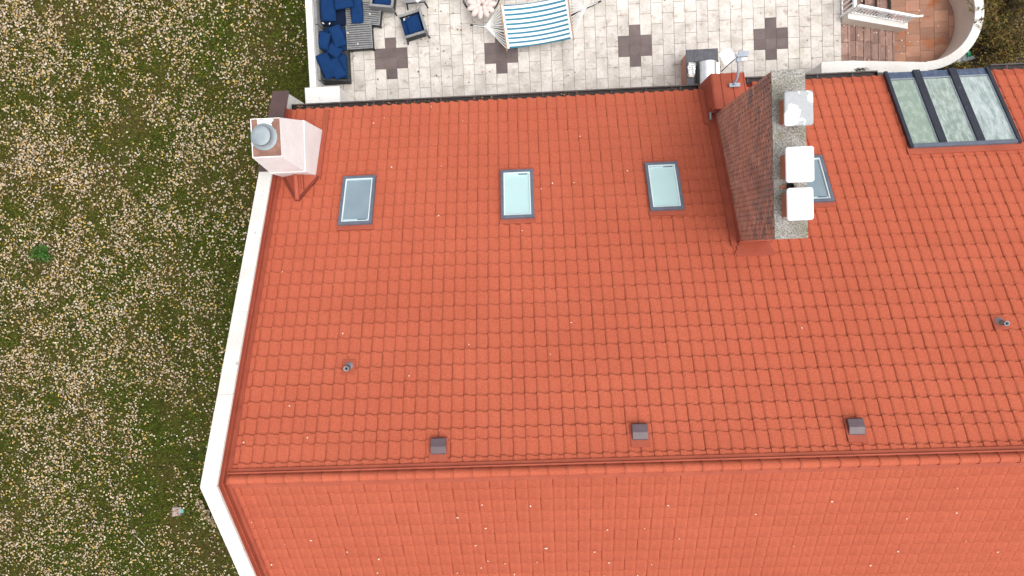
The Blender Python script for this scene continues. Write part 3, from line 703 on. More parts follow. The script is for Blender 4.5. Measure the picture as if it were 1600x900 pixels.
for k in range(3):
    a = 0.6 + k * 2.09; mb.box(fc[0] + 0.20 * math.cos(a) - 0.015, fc[0] + 0.20 * math.cos(a) + 0.015, fc[1] + 0.20 * math.sin(a) - 0.015, fc[1] + 0.20 * math.sin(a) + 0.015, fc[2] + 0.12, fc[2] + 0.152)
part('lid_bracket', mb, M['black'], ch)
# red flashing on the roof round that chimney
mb = MB(); slope_slab(cx1 + 0.003, cx1 + 0.13, 1.98, 3.92, 0.03, 0.075, mb); mb.box(cx1 + 0.003, cx1 + 0.028, 2.0, 3.35, 2.5, 2.6)
slope_slab(cx1 + 0.10, cx1 + 0.125, 1.98, 3.92, 0.075, 0.095, mb)
part('step_flashing', mb, M['redmetal'], ch)
# cricket (saddle) behind it
ax, ay = -5.86, 1.50; az = zr(ay) + 0.10; zb = zr(2.088) + 0.09
mb = MB(); A = (ax, ay, az); Bp = (-6.27, 2.086, zb); Cp = (-5.42, 2.086, zb); D = (ax, 2.086, az + 0.02)
lowv = [(p[0], p[1], p[2] - 0.2) for p in (A, Bp, Cp, D)]
mb.add([A, Bp, Cp, D] + lowv, [(0, 3, 1), (0, 2, 3), (4, 5, 7), (4, 7, 6), (0, 1, 5, 4), (2, 0, 4, 6), (1, 3, 7, 5), (3, 2, 6, 7)])
ck = part('cricket', mb, M['redmetal'], house, True, label='small tiled saddle behind the white chimney')
part('ridge_cap', MB().tube([(ax, ay - 0.03, az + 0.0), (ax, 2.08, az + 0.03)], 0.062, 10), M['redmetal'], ck)
for q in (Bp, Cp):
    mb = MB(); d = Vector((q[0] - ax, q[1] - ay, 0)); n_ = Vector((-d.y, d.x, 0)).normalized()
    for s_, h_ in ((0.0, 0.105),):
        a_ = Vector((ax, ay - 0.04, 0)); b_ = Vector((q[0], q[1] - 0.015, 0))
        e = 0.05
        P = [a_ - n_ * e, b_ - n_ * e, b_ + n_ * e, a_ + n_ * e]
        mb.hexa([(p.x, p.y, zr(p.y) - 0.02) for p in P], [(p.x, p.y, zr(p.y) + h_) for p in P])
    part('valley_flashing', mb, M['reddeep'], ck)
part('seam', MB().box(ax + 0.13, ax + 0.155, 1.72, 2.085, az - 0.13, az + 0.0), M['redmetal'], ck)

# ---- brick chimney
kx0, kx1, ky0, ky1, kz = 4.60, 5.235, 0.015, 3.25, 7.33
mb = MB().box(kx0 + 0.028, kx1 - 0.028, ky0 + 0.028, ky1 - 0.028, 1.8, kz - 0.06)
bc = part('chimney', mb, M['mortar'], house, True, label='long brown brick chimney with three white caps')
bmb = MB(); gmb = MB(); bh, bl = 0.0775, 0.2156
rb = random.Random(3)
nc = int((kz - 0.06 - 2.6) / bh)
for c in range(nc):
    z1 = kz - 0.062 - c * bh; z0 = z1 - bh + 0.011
    off = (c % 2) * bl / 2
    y = ky0 - off
    while y < ky1 - 0.02:
        a = max(y, ky0) + 0.019; b = min(y + bl, ky1) - 0.019; y += bl
        if b - a < 0.03: continue
        if z1 < zr((a + b) / 2): continue
        p = rb.uniform(-0.004, 0.004)
        wea = (z1 - 5.9) / 2.2 + 0.9 * (float(vnoise(a, z1, 0.6, 51)) - 0.5)
        tgt = gmb if rb.random() < wea else bmb
        tgt.box(kx0 + p, kx0 + 0.05, a, b, z0, z1); tgt.box(kx1 - 0.05, kx1 - p, a, b, z0, z1)
    x = kx0 + 0.06 - off
    while x < kx1 - 0.07:
        a = max(x, kx0 + 0.058) + 0.005; b = min(x + bl, kx1 - 0.058) - 0.005; x += bl
        if b - a < 0.03: continue
        p = rb.uniform(-0.004, 0.004)
        if z1 > zr(ky0): bmb.box(a, b, ky0 + p, ky0 + 0.05, z0, z1)
        if z1 > zr(ky1): bmb.box(a, b, ky1 - 0.05, ky1 - p, z0, z1)
part('brick', bmb, M['brick'], bc, kind='stuff'); part('brick', gmb, M['brickgrey'], bc, kind='stuff', label='greyer weathered bricks near the top')
part('slab', MB().box(kx0 + 0.002, kx1 + 0.004, ky0 - 0.002, ky1 + 0.002, kz - 0.06, kz), M['aggregate'], bc, bevel=0.008)
for i, (fx, fy, sx, sy, zc, mat, lab) in enumerate(((4.93, 2.42, 0.53, 0.64, 7.83, 'cappeel', 'peeling white sheet metal cap, nearest the terrace'), (4.925, 1.385, 0.52, 0.66, 7.85, 'capwhite', 'clean white sheet metal cap in the middle'), (4.935, 0.655, 0.49, 0.61, 7.80, 'capwhite', 'white sheet metal cap nearest the ridge'))):
    def rr(hx, hy, rad, n=5):
        out = []
        for qx, qy, a0 in ((1, 1, 0), (-1, 1, 90), (-1, -1, 180), (1, -1, 270)):
            for k in range(n + 1):
                t = R(a0 + 90 * k / n); out.append((fx + qx * (hx - rad) + rad * math.cos(t), fy + qy * (hy - rad) + rad * math.sin(t)))
        return out
    mb = MB(); ringz = [(0.0, zc - 0.055), (0.0, zc - 0.02), (-0.012, zc - 0.006), (-0.035, zc)]; vs = []; nq = 24
    for ins, z_ in ringz: vs += [(x, y, z_) for x, y in rr(sx / 2 + ins, sy / 2 + ins, 0.055)]
    fs = [(r_ * nq + k, r_ * nq + (k + 1) % nq, (r_ + 1) * nq + (k + 1) % nq, (r_ + 1) * nq + k) for r_ in range(3) for k in range(nq)]
    fs += [tuple(range(3 * nq, 4 * nq)), tuple(reversed(range(nq)))]
    mb.add(vs, fs)
    for qx, qy in ((1, 1), (-1, 1), (-1, -1), (1, -1)):                       # folded corner seams
        mb.tube([(fx + qx * (sx / 2 - 0.018), fy + qy * (sy / 2 - 0.018), zc - 0.012), (fx + qx * (sx / 2 - 0.085), fy + qy * (sy / 2 - 0.085), zc + 0.003)], 0.006, 5)
    c = part('chimney_cap', mb, M[mat], bc, label=lab)
    q = MB()
    for dx, dy in ((-1, -1), (1, -1), (1, 1), (-1, 1)):
        q.box(fx + dx * sx * 0.30 - 0.012, fx + dx * sx * 0.30 + 0.012, fy + dy * sy * 0.30 - 0.012, fy + dy * sy * 0.30 + 0.012, kz - 0.01, zc - 0.051)
    part('cap_leg', q, M['capwhite'], bc)
    fq = MB(); h0, h1 = kz - 0.01, kz + 0.30; o_, t_ = 0.19, 0.03; oy = 0.22
    fq.box(fx - o_, fx + o_, fy - oy, fy - oy + t_, h0, h1); fq.box(fx - o_, fx + o_, fy + oy - t_, fy + oy, h0, h1)
    fq.box(fx - o_, fx - o_ + t_, fy - oy + t_, fy + oy - t_, h0, h1); fq.box(fx + o_ - t_, fx + o_, fy - oy + t_, fy + oy - t_, h0, h1)
    part('flue_liner', fq, M['clay'], bc)
mb = MB().lathe([(0.06, 0.0), (0.06, 0.10), (0.05, 0.10), (0.045, 0.02)], (4.90, 1.02, kz), 14).disc((4.90, 1.02, kz + 0.04), 0.05, 14)
part('small_flue', mb, M['black'], bc)
part('clay_chip', MB().box(4.72, 4.84, 0.985, 1.045, kz, kz + 0.03), M['clay'], bc, bevel=0.006)
# flashing round the brick chimney
mb = MB(); slope_slab(kx0 - 0.16, kx0 - 0.005, -0.10, 3.6, 0.03, 0.085, mb); slope_slab(kx0 - 0.025, kx0 - 0.003, -0.03, 3.30, 0.06, 0.30, mb); slope_slab(kx0 - 0.18, kx0 - 0.155, -0.10, 3.6, 0.05, 0.105, mb)
part('step_flashing', mb, M['redmetal'], bc)
mb = MB(); slope_slab(kx0 - 0.06, kx1 + 0.06, -0.20, 0.008, 0.03, 0.085, mb); slope_slab(kx0 - 0.10, kx1 + 0.12, -0.34, -0.19, 0.02, 0.07, mb); mb.box(kx0 - 0.025, kx1 + 0.025, -0.012, 0.012, zr(0.0) + 0.0, zr(0.0) + 0.20)
part('back_flashing', mb, M['redmetal'], bc, bevel=0.005)
mb = MB(); slope_slab(kx1 + 0.004, kx1 + 0.13, -0.06, 3.6, 0.03, 0.08, mb)
part('step_flashing', mb, M['redmetal'], bc)
# red sheet-metal clad stub of the chimney that stands out past the eave
q0, q1, qa, qb = 4.46, 5.30, 3.252, 4.20
ht, hb = 3.62, 3.22
mb = MB().hexa([(q0, qa, 1.6), (q1, qa, 1.6), (q1, qb, 1.6), (q0, qb, 1.6)], [(q0, qa, ht), (q1, qa, ht), (q1, qb, hb), (q0, qb, hb)])
st = part('chimney_stub', mb, M['redmetal'], house, True, bevel=0.012, label='red metal clad stub at the foot of the brick chimney')
mb = MB()
for x in (q0 + 0.03, q0 + 0.24, q0 + 0.52, q1 - 0.04):
    mb.hexa([(x, qa, ht - 0.01), (x + 0.025, qa, ht - 0.01), (x + 0.025, qb + .003, hb - 0.01), (x, qb + .003, hb - 0.01)], [(x, qa, ht + 0.022), (x + 0.025, qa, ht + 0.022), (x + 0.025, qb + .003, hb + 0.022), (x, qb + .003, hb + 0.022)])
part('standing_seam', mb, M['redmetal'], st)
mb = MB(); slope_slab(q0 - 0.13, q0 - 0.003, 3.0, 3.98, 0.03, 0.10, mb); part('step_flashing', mb, M['redmetal'], st)

# ================================================================== THINGS ON THE ROOF
# satellite dish with its bent mast, standing on the chimney stub
dz = 3.45
ds = thing('satellite_dish', 'white satellite dish on a bent grey mast beside the brick chimney', 'satellite dish', (4.98, 3.86, dz))
part('mast', MB().tube([(0, 0, -0.02), (0.01, 0.12, 0.28), (0.0, 0.30, 0.40), (-0.02, 0.60, 0.50)], 0.030, 10), M['greymetal'], ds)
part('foot_plate', MB().box(-0.12, 0.14, -0.06, 0.03, -0.05, 0.03).box(-0.03, 0.03, -0.02, 0.02, 0.0, 0.1), M['greymetal'], ds, bevel=0.006)
part('clamp', MB().box(-0.09, 0.20, 0.53, 0.60, 0.46, 0.54).box(-0.03, 0.22, 0.60, 0.66, 0.48, 0.53).box(-0.07, 0.05, 0.42, 0.52, 0.42, 0.50), M['greymetal'], ds, bevel=0.01)
part('converter', MB().box(0.05, 0.18, 0.44, 0.51, 0.44, 0.50), M['capwhite'], ds, bevel=0.01)
mb = MB(); mt = Matrix.Translation((-0.27, 0.58, 0.46)) @ Euler((R(22), R(-18), R(28))).to_matrix().to_4x4()
N_ = 12; vs = []; fs = []
for j in range(N_ + 1):
    for i in range(N_ + 1):
        a, b = i / N_ * 2 - 1, j / N_ * 2 - 1
        k_ = (abs(a) ** 5 + abs(b) ** 5) ** 0.2 / max(abs(a), abs(b), 1e-6)
        x, y = a / max(k_, 1) * 0.155, b / max(k_, 1) * 0.185
        vs.append(mt @ Vector((x, y, 1.2 * (x * x + y * y))))
o_ = len(vs); vs += [p - (mt.to_3x3() @ Vector((0, 0, 0.012))) for p in vs]
for j in range(N_):
    for i in range(N_):
        a = j * (N_ + 1) + i; fs += [(a, a + 1, a + N_ + 2, a + N_ + 1), (o_ + a + N_ + 1, o_ + a + N_ + 2, o_ + a + 1, o_ + a)]
mb.add(vs, fs, True); part('reflector', mb, M['capwhite'], ds)
part('feed_arm', MB().tube([(-0.04, 0.53, 0.50), (-0.22, 0.40, 0.42), (-0.40, 0.24, 0.36)], 0.011, 6), M['blackmetal'], ds)
# floodlight at the left corner of the brick chimney
fl = thing('floodlight', 'small grey floodlight at the lower left corner of the brick chimney', 'light', (4.56, 3.30, 2.98))
part('bracket', MB().tube([(0.03, 0, 0), (-0.03, 0.02, 0.22)], 0.018, 8), M['greymetal'], fl)
part('head', MB().box(-0.10, 0.04, -0.05, 0.10, 0.20, 0.30), M['greymetal'], fl, bevel=0.02)
part('lens', MB().box(-0.125, -0.085, -0.22, -0.04, 0.12, 0.22), M['galv'], fl, bevel=0.015)

# pale dry leaves scattered on the roof
lm = MB().add([(-0.03, 0, 0), (-0.006, -0.017, 0.010), (0.012, -0.014, 0.012), (0.03, 0, 0.004), (0.012, 0.014, 0.016), (-0.006, 0.017, 0.010), (-0.03, 0, -0.006), (0.03, 0, -0.004)],
              [(0, 1, 2, 3), (0, 3, 4, 5), (6, 1, 2, 7), (6, 7, 4, 5)]).mesh('fallen_leaf', M['leafpale'])
roof_leaves = [(-5.95, -0.31), (-4.37, -1.71), (-5.35, -3.11), (-2.84, -2.61), (-1.57, -2.03), (0.67, -1.66), (-2.34, 0.87), (1.17, 2.77), (5.57, -1.94), (0.18, -2.28), (-1.35, -5.15), (-0.35, -5.22), (-1.89, -5.48), (-1.33, -5.8), (1.24, -5.93), (2.02, -5.92), (2.47, -5.3), (2.78, -6.24), (-1.59, -6.29), (-0.07, -6.42), (0.98, -6.57), (-1.36, -6.77), (-0.99, -6.86), (-1.53, -6.98), (-0.28, -6.84), (-2.08, -7.12), (-0.8, -7.21), (1.31, -6.91), (2.24, -7.0), (1.22, -7.33), (1.95, -7.34), (8.18, -5.05), (7.42, -5.83), (8.39, -5.71), (8.86, -6.52), (9.65, -6.86), (-6.26, -5.46), (-5.73, -6.13), (-6.2, -6.72), (-4.42, -6.39), (-3.77, -6.63), (-3.88, -7.06), (-6.21, -3.76), (-4.88, -3.71), (-5.13, -6.02), (-4.14, 3.42), (-3.87, 3.56), (-3.58, 2.17), (-2.65, 3.82), (0.42, 1.56), (0.14, 1.43), (0.94, 1.55), (-0.35, 0.42), (2.26, 1.79), (-1.81, 3.36), (-2.32, 2.14), (7.51, -6.77), (7.04, -7.18), (5.25, -6.54), (4.29, -5.6), (5.78, -5.31)]
for i, (x, y) in enumerate(roof_leaves):
    o = bpy.data.objects.new('fallen_leaf', lm); COL.objects.link(o)
    s_ = random.uniform(0.5, 1.0) * (1.35 if i in (6, 12, 19) else 1)
    o.matrix_world = slope_m(x, y, 0.078) @ Matrix.Rotation(random.uniform(0, 6.28), 4, 'Z') @ Matrix.Scale(s_, 4)
    props(o, 'tiny pale dry leaf lying on the red roof tiles', 'leaf', 'dry leaves scattered over the roof')

# ================================================================== TERRACE WALLS AND STAIRS
def wall_thing(name, lab, body, cop, base, mats=('whitedirty', 'white'), cat='wall'):
    t = thing(name, lab, cat, base); part('wall_body', body, M[mats[0]], t, True, bevel=0.008); part('coping', cop, M[mats[1]], t, True, bevel=0.012); return t
wall_thing('terrace_wall', 'long low white wall between the lawn and the blue cushioned sofa', MB().box(-6.315, -6.165, 4.9, PY1, ZG - 0.2, 0.94), MB().box(-6.335, -6.145, 4.905, PY1, 0.94, 1.0), (-6.24, 7.5, ZG))
wall_thing('pier', 'square weathered white pier beside the brown parapet cover', MB().box(-6.46, -5.49, 3.6, 4.88, ZG - 0.2, 0.93), MB().box(-6.485, -5.475, 3.58, 4.90, 0.93, 1.0), (-5.98, 4.4, ZG), ('whitedirty', 'whitedirty'), 'pier')
wall_thing('pier', 'small white pier at the top of the stairs', MB().box(8.10, 8.985, 4.0, 4.87, ZG - 0.2, 0.94), MB().box(8.08, 9.003, 3.98, 4.89, 0.94, 1.0), (8.5, 4.4, ZG), ('whitedirty', 'white'), 'pier')
# wall that follows the lower flight, then bends round the landing
mb = MB().hexa([(9.006, 4.58, ZG - .2), (11.66, 4.76, ZG - .2), (11.66, 5.02, ZG - .2), (9.006, 4.87, ZG - .2)], [(9.006, 4.58, 0.90), (11.66, 4.76, -0.34), (11.66, 5.02, -0.34), (9.006, 4.87, 0.90)])
cp = MB().hexa([(9.006, 4.56, 0.90), (11.66, 4.74, -0.34), (11.66, 5.04, -0.34), (9.006, 4.885, 0.90)], [(9.006, 4.56, 0.985), (11.66, 4.74, -0.255), (11.66, 5.04, -0.255), (9.006, 4.885, 0.985)])
wall_thing('stair_wall', 'sloping white wall along the lower side of the stairs', mb, cp, (10.3, 4.8, ZG), ('beige', 'white'))
ARC = (11.64, 6.45)
def arc_band(r0, r1, z0, z1, a0, a1, n=40):
    mb = MB(); vs = []; fs = []
    for i in range(n + 1):
        a = a0 + (a1 - a0) * i / n; c, s_ = math.cos(a), math.sin(a)
        for r_, z in ((r0, z0), (r1, z0), (r1, z1), (r0, z1)): vs.append((ARC[0] + r_ * c, ARC[1] + r_ * s_, z))
    for i in range(n):
        for k in range(4): a, b = i * 4 + k, i * 4 + (k + 1) % 4; fs.append((a, b, b + 4, a + 4))
    fs += [(3, 2, 1, 0), (n * 4, n * 4 + 1, n * 4 + 2, n * 4 + 3)]
    return mb.add(vs, fs)
wall_thing('curved_wall', 'curved beige wall wrapped round the terracotta landing', arc_band(1.41, 1.62, ZG - 0.2, -0.33, -1.57, 1.75), arc_band(1.39, 1.65, -0.33, -0.25, -1.57, 1.75), (ARC[0] + 1.5, ARC[1], ZG), ('beige', 'white'))

# landing with its tiles, clipped to the arc
ZL = -1.30
arc_poly = [(ARC[0] + 1.405 * math.cos(a), ARC[1] + 1.405 * math.sin(a)) for a in np.linspace(-math.pi / 2, math.pi / 2, 26)]
land_poly = [(11.14, 5.04), (11.60, 5.04)] + arc_poly + [(11.60, 7.86), (11.14, 7.86)]
landing = single('landing', MB().prism(land_poly, ZG - 0.2, ZL - 0.012), M['grout'], None, None, kind='structure')
def clip(poly, clipper):
    out = poly
    for i in range(len(clipper)):
        a, b = clipper[i], clipper[(i + 1) % len(clipper)]
        if abs(a[0] - b[0]) + abs(a[1] - b[1]) < 1e-6: continue
        ins = lambda p: (b[0] - a[0]) * (p[1] - a[1]) - (b[1] - a[1]) * (p[0] - a[0]) >= -1e-9
        new = []
        for j in range(len(out)):
            p, q = out[j], out[(j + 1) % len(out)]
            if ins(p): new.append(p)
            if ins(p) != ins(q):
                d1 = (b[0] - a[0]) * (p[1] - a[1]) - (b[1] - a[1]) * (p[0] - a[0]); d2 = (b[0] - a[0]) * (q[1] - a[1]) - (b[1] - a[1]) * (q[0] - a[0])
                t = d1 / (d1 - d2); new.append((p[0] + (q[0] - p[0]) * t, p[1] + (q[1] - p[1]) * t))
        out = new
        if len(out) < 3: return []
    return out
tw, tl = 0.43, 0.345; g = 0.006
for i in range(5):
    for j in range(9):
        x0 = 11.14 + i * tw; y0 = 5.04 - (i % 2) * tl / 2 + j * tl - 0.1
        pl = clip([(x0 + g, y0 + g), (x0 + tw - g, y0 + g), (x0 + tw - g, y0 + tl - g), (x0 + g, y0 + tl - g)], [(11.14, 5.05)] + arc_poly + [(11.14, 7.855)])
        if len(pl) >= 3: part('terracotta_tile', MB().prism(pl, ZL - 0.03, ZL + random.uniform(-0.002, 0.002)), M['terracotta'], landing)
# flights
def flight(lab, x0, z0, n_, dx, ya, yb, run, rise, base, split):
    t = thing('staircase', lab, 'stairs', base)
    for k in range(n_):
        xa = x0 + dx * run * k; xb = xa + dx * run; zt = z0 - rise * (k + 1); lo, hi = min(xa, xb), max(xa, xb)
        # treads of three stones each, nosing proud of the riser
        s_ = part('step', MB().box(lo - (0.0 if dx > 0 else 0), hi, ya, yb, zt - 0.5, zt - 0.03), M['stepstone'], t, True)
        cuts = [ya] + [ya + (yb - ya) * (c_ + 0.06 * random.uniform(-1, 1)) for c_ in split] + [yb]
        for a, b in zip(cuts[:-1], cuts[1:]):
            e0, e1 = lo + (0.002 if dx > 0 else -0.02), hi + (0.02 if dx > 0 else -0.002); nz = 0.055
            if dx > 0: sp = ((e0, e1 - nz - 0.012), (e1 - nz, e1))
            else: sp = ((e0 + nz + 0.012, e1), (e0, e0 + nz))
            for q_, (u0, u1) in enumerate(sp):
                part(('tread_stone', 'nosing')[q_], MB().box(u0, u1, a + 0.005, b - 0.005, zt - 0.03, zt + (0.0, 0.003)[q_]), M['stepstone'], s_, bevel=0.005)
    return t
flight('pinkish stone stairs going down from the terrace to the landing', PX1 + 0.02, 0.0, 7, 1, 4.90, 6.22, 0.295, 0.1625, (10, 5.5, ZG), (0.33, 0.66))
flight('shaded stone stairs going down from the landing under the railing', 11.12, ZL, 7, -1, 6.50, 7.86, 0.295, 0.17, (10, 7.2, ZG), (0.5,))
# middle wall between the flights, with its white railing
def mz(x): return 0.42 - 0.575 * (x - 9.1)
wx0, wx1 = 9.08, 11.42
mb = MB().hexa([(wx0, 6.225, ZG), (wx1, 6.225, ZG), (wx1, 6.39, ZG), (wx0, 6.39, ZG)], [(wx0, 6.225, mz(wx0) - 0.07), (wx1, 6.225, mz(wx1) - 0.07), (wx1, 6.39, mz(wx1) - 0.07), (wx0, 6.39, mz(wx0) - 0.07)])
cp = MB().hexa([(wx0, 6.21, mz(wx0) - 0.07), (wx1 + .02, 6.21, mz(wx1) - 0.07), (wx1 + .02, 6.40, mz(wx1) - 0.07), (wx0, 6.40, mz(wx0) - 0.07)], [(wx0, 6.21, mz(wx0)), (wx1 + .02, 6.21, mz(wx1)), (wx1 + .02, 6.40, mz(wx1)), (wx0, 6.40, mz(wx0))])
wall_thing('stair_wall', 'beige wall between the two flights, under the white railing', mb, cp, (10.2, 6.36, ZG), ('beige', 'white'))
def railing(lab, p0, p1, zoff0, zoff1, base, nb, ends=None):
    t = thing('railing', lab, 'railing', base)
    p0, p1 = Vector(p0), Vector(p1); d = (p1 - p0)
    def bar(h, wdt, hh, name):
        side = Vector((-d.y, d.x, 0)).normalized() * wdt
        mb = MB(); a, b = p0 + Vector((0, 0, h)), p1 + Vector((0, 0, h)); u = Vector((0, 0, hh))
        A = [a - side, b - side, b + side, a + side]
        mb.hexa([tuple(q) for q in A], [tuple(q + u) for q in A]); part(name, mb, M['railwhite'], t, True, bevel=0.008)
    bar(zoff1 - 0.045, 0.035, 0.045, 'top_rail'); bar(zoff1 - 0.16, 0.018, 0.035, 'mid_rail'); bar(zoff0 + 0.08, 0.018, 0.035, 'bottom_rail')
    bmesh_ = None
    for k in range(nb + 1):
        q = p0 + d * (k / nb); big = k in (0, nb // 2, nb); r_ = 0.028 if big else 0.014
        mb = MB().box(q.x - r_, q.x + r_, q.y - r_, q.y + r_, q.z + (zoff0 if big else zoff0 + 0.10), q.z + zoff1 - 0.046 - (0 if big else 0.10))
        part('post' if big else 'baluster', mb, M['railwhite'], t, True)
    if ends:
        part('end_scroll', MB().tube(ends, 0.032, 10), M['railwhite'], t, True)
    return t
railing('white metal railing sloping down along the middle stair wall', (9.14, 6.372, mz(9.14) - 0.02), (11.30, 6.372, mz(11.30) - 0.02), 0.0, 0.66, (10.2, 6.36, mz(10.2)), 18,
        [(11.28, 6.372, mz(11.28) + 0.62), (11.42, 6.38, mz(11.42) + 0.62), (11.56, 6.40, mz(11.42) + 0.60)])
railing('white metal guard railing at the terrace edge above the stair well', (9.06, 6.40, 0.0), (9.06, 10.2, 0.0), 0.0, 0.95, (9.06, 7.5, 0), 28)

# ================================================================== TERRACE FURNITURE
def cushion_mesh(name, sx, sy, h, mat, seed=0, pw=4.0):
    r_ = random.Random(seed); nx, ny = 14, 18; mb = MB(); vs = []; fs = []
    def zf(a, b):
        e = max(0.0, 1 - abs(a) ** pw) ** 0.45 * max(0.0, 1 - abs(b) ** pw) ** 0.45
        return e
    for side in (1, -1):
        o = len(vs)
        for j in range(ny + 1):
            for i in range(nx + 1):
                a = math.sin((i / nx - 0.5) * math.pi); b = math.sin((j / ny - 0.5) * math.pi)
                q = 1 - 0.035 * (a * a) * (b * b)                     # corners pulled in a little
                ex = 1 - 0.03 * (1 - b * b) * abs(a)
                vs.append((a * sx / 2 * q * ex, b * sy / 2 * q, side * h / 2 * zf(a, b) * (1 + 0.10 * math.sin(a * 3 + seed) * math.cos(b * 2.3 + seed * 2))))
        for j in range(ny):
            for i in range(nx):
                k = o + j * (nx + 1) + i; q = (k, k + 1, k + nx + 2, k + nx + 1); fs.append(q if side > 0 else tuple(reversed(q)))
    mb.add(vs, fs, True); me = mb.mesh(name, mat)
    bm = bmesh.new(); bm.from_mesh(me); bmesh.ops.remove_doubles(bm, verts=bm.verts, dist=1e-4); bm.to_mesh(me); bm.free()
    return me
def piping(sx, sy, n=40):
    pts = []
    for k in range(n + 1):
        t = 2 * math.pi * k / n; c, s_ = math.cos(t), math.sin(t); p = 5.5
        rr = 1 / (abs(c) ** p + abs(s_) ** p) ** (1 / p)
        pts.append((c * rr * sx / 2 * 0.985, s_ * rr * sy / 2 * 0.985, 0))
    return MB().tube(pts, 0.008, 5, False)
def cushion(sx, sy, h, loc, rot, lab, seed, grp='loose navy cushions on the sofa'):
    o = single('cushion', cushion_mesh('cushion', sx, sy, h, M['navy'], seed), None, lab, 'cushion', loc, rot, grp)
    part('piping', piping(sx, sy), M['navydark'], o); return o

# sofa of two wicker sections against the white wall
def sofa(lab, loc, lx_, ly_, arms, seat_mat, seats):
    t = thing('sofa', lab, 'sofa', loc)
    part('base', MB().box(-lx_ / 2, lx_ / 2, -ly_ / 2, ly_ / 2, 0.08, 0.30), M['wickerdark'], t, bevel=0.015)
    part('seat_frame', MB().box(-lx_ / 2 - 0.01, lx_ / 2 + 0.012, -ly_ / 2 - 0.01, ly_ / 2 + 0.01, 0.30, 0.34), M['wickerdark'], t, bevel=0.01)
    part('backrest', MB().hexa([(-lx_ / 2 - 0.02, -ly_ / 2, 0.31), (-lx_ / 2 + 0.12, -ly_ / 2, 0.31), (-lx_ / 2 + 0.12, ly_ / 2, 0.31), (-lx_ / 2 - 0.02, ly_ / 2, 0.31)], [(-lx_ / 2 - 0.05, -ly_ / 2, 0.78), (-lx_ / 2 + 0.09, -ly_ / 2, 0.78), (-lx_ / 2 + 0.09, ly_ / 2, 0.78), (-lx_ / 2 - 0.05, ly_ / 2, 0.78)]), M['wicker'], t, bevel=0.012)
    for s_ in arms:
        y = s_ * (ly_ / 2 - 0.03); part('armrest', MB().hexa([(-lx_ / 2 + 0.1, y - 0.03, 0.34), (lx_ / 2, y - 0.03, 0.34), (lx_ / 2, y + 0.03, 0.34), (-lx_ / 2 + 0.1, y + 0.03, 0.34)], [(-lx_ / 2 + 0.1, y - 0.03, 0.74), (lx_ / 2, y - 0.03, 0.40), (lx_ / 2, y + 0.03, 0.40), (-lx_ / 2 + 0.1, y + 0.03, 0.74)]), M['wickerdark'], t, bevel=0.008)
    for sx in (-1, 1):
        for sy in (-1, 1): part('leg', MB().box(sx * (lx_ / 2 - 0.06) - 0.025, sx * (lx_ / 2 - 0.06) + 0.025, sy * (ly_ / 2 - 0.06) - 0.025, sy * (ly_ / 2 - 0.06) + 0.025, 0, 0.08), M['wickerdark'], t)
    for (y0, y1) in seats:
        part('seat_cushion', cushion_mesh('seat_cushion', lx_ - 0.16, y1 - y0, 0.15, seat_mat, int(y0 * 10), 9.0), None, t, loc=(0.06, (y0 + y1) / 2, 0.40))
    return t
sofa('grey wicker sofa with navy seat cushions at the corner by the pier', (-5.76, 5.94, 0), 0.82, 1.56, (-1,), M['navy'], ((-0.70, 0.02), (0.12, 0.77)))
sofa('wicker sofa with a dark bare seat beside the white wall', (-5.74, 7.55, 0), 0.86, 1.60, (), M['navydark'], ((-0.78, 0.0), (0.01, 0.78)))
cushion(0.40, 0.74, 0.17, (-5.90, 5.56, 0.70), (R(6), R(26), R(25)), 'long navy cushion leaning across the sofa back nearest the pier', 1)
cushion(0.38, 0.60, 0.15, (-5.64, 5.50, 0.60), (R(4), R(14), R(28)), 'navy cushion lying beside the long cushion on the seat near the pier', 2)
cushion(0.33, 0.50, 0.16, (-5.94, 6.28, 0.70), (R(5), R(16), R(-14)), 'small navy cushion tilted against the wicker backrest', 3)
cushion(0.38, 0.62, 0.15, (-5.56, 6.42, 0.60), (R(4), R(6), R(18)), 'navy cushion lying slanted on the upper seat beside the square table', 4)
cushion(0.36, 0.42, 0.14, (-5.70, 6.03, 0.55), (R(8), R(4), R(52)), 'navy cushion tucked between two others in the middle of the sofa', 5)
cushion(0.46, 0.72, 0.17, (-5.80, 7.22, 0.58), (R(4), R(3), R(-2)), 'navy cushion lying flat on the bare dark sofa', 6)
cushion(0.56, 0.60, 0.17, (-5.33, 7.46, 0.66), (R(-4), R(5), R(8)), 'navy cushion bridging the dark sofa and the slatted table', 7)
cushion(0.36, 0.95, 0.13, (-4.99, 7.26, 0.49), (R(0), R(2), R(1)), 'long navy cushion lying on the slatted table', 8)

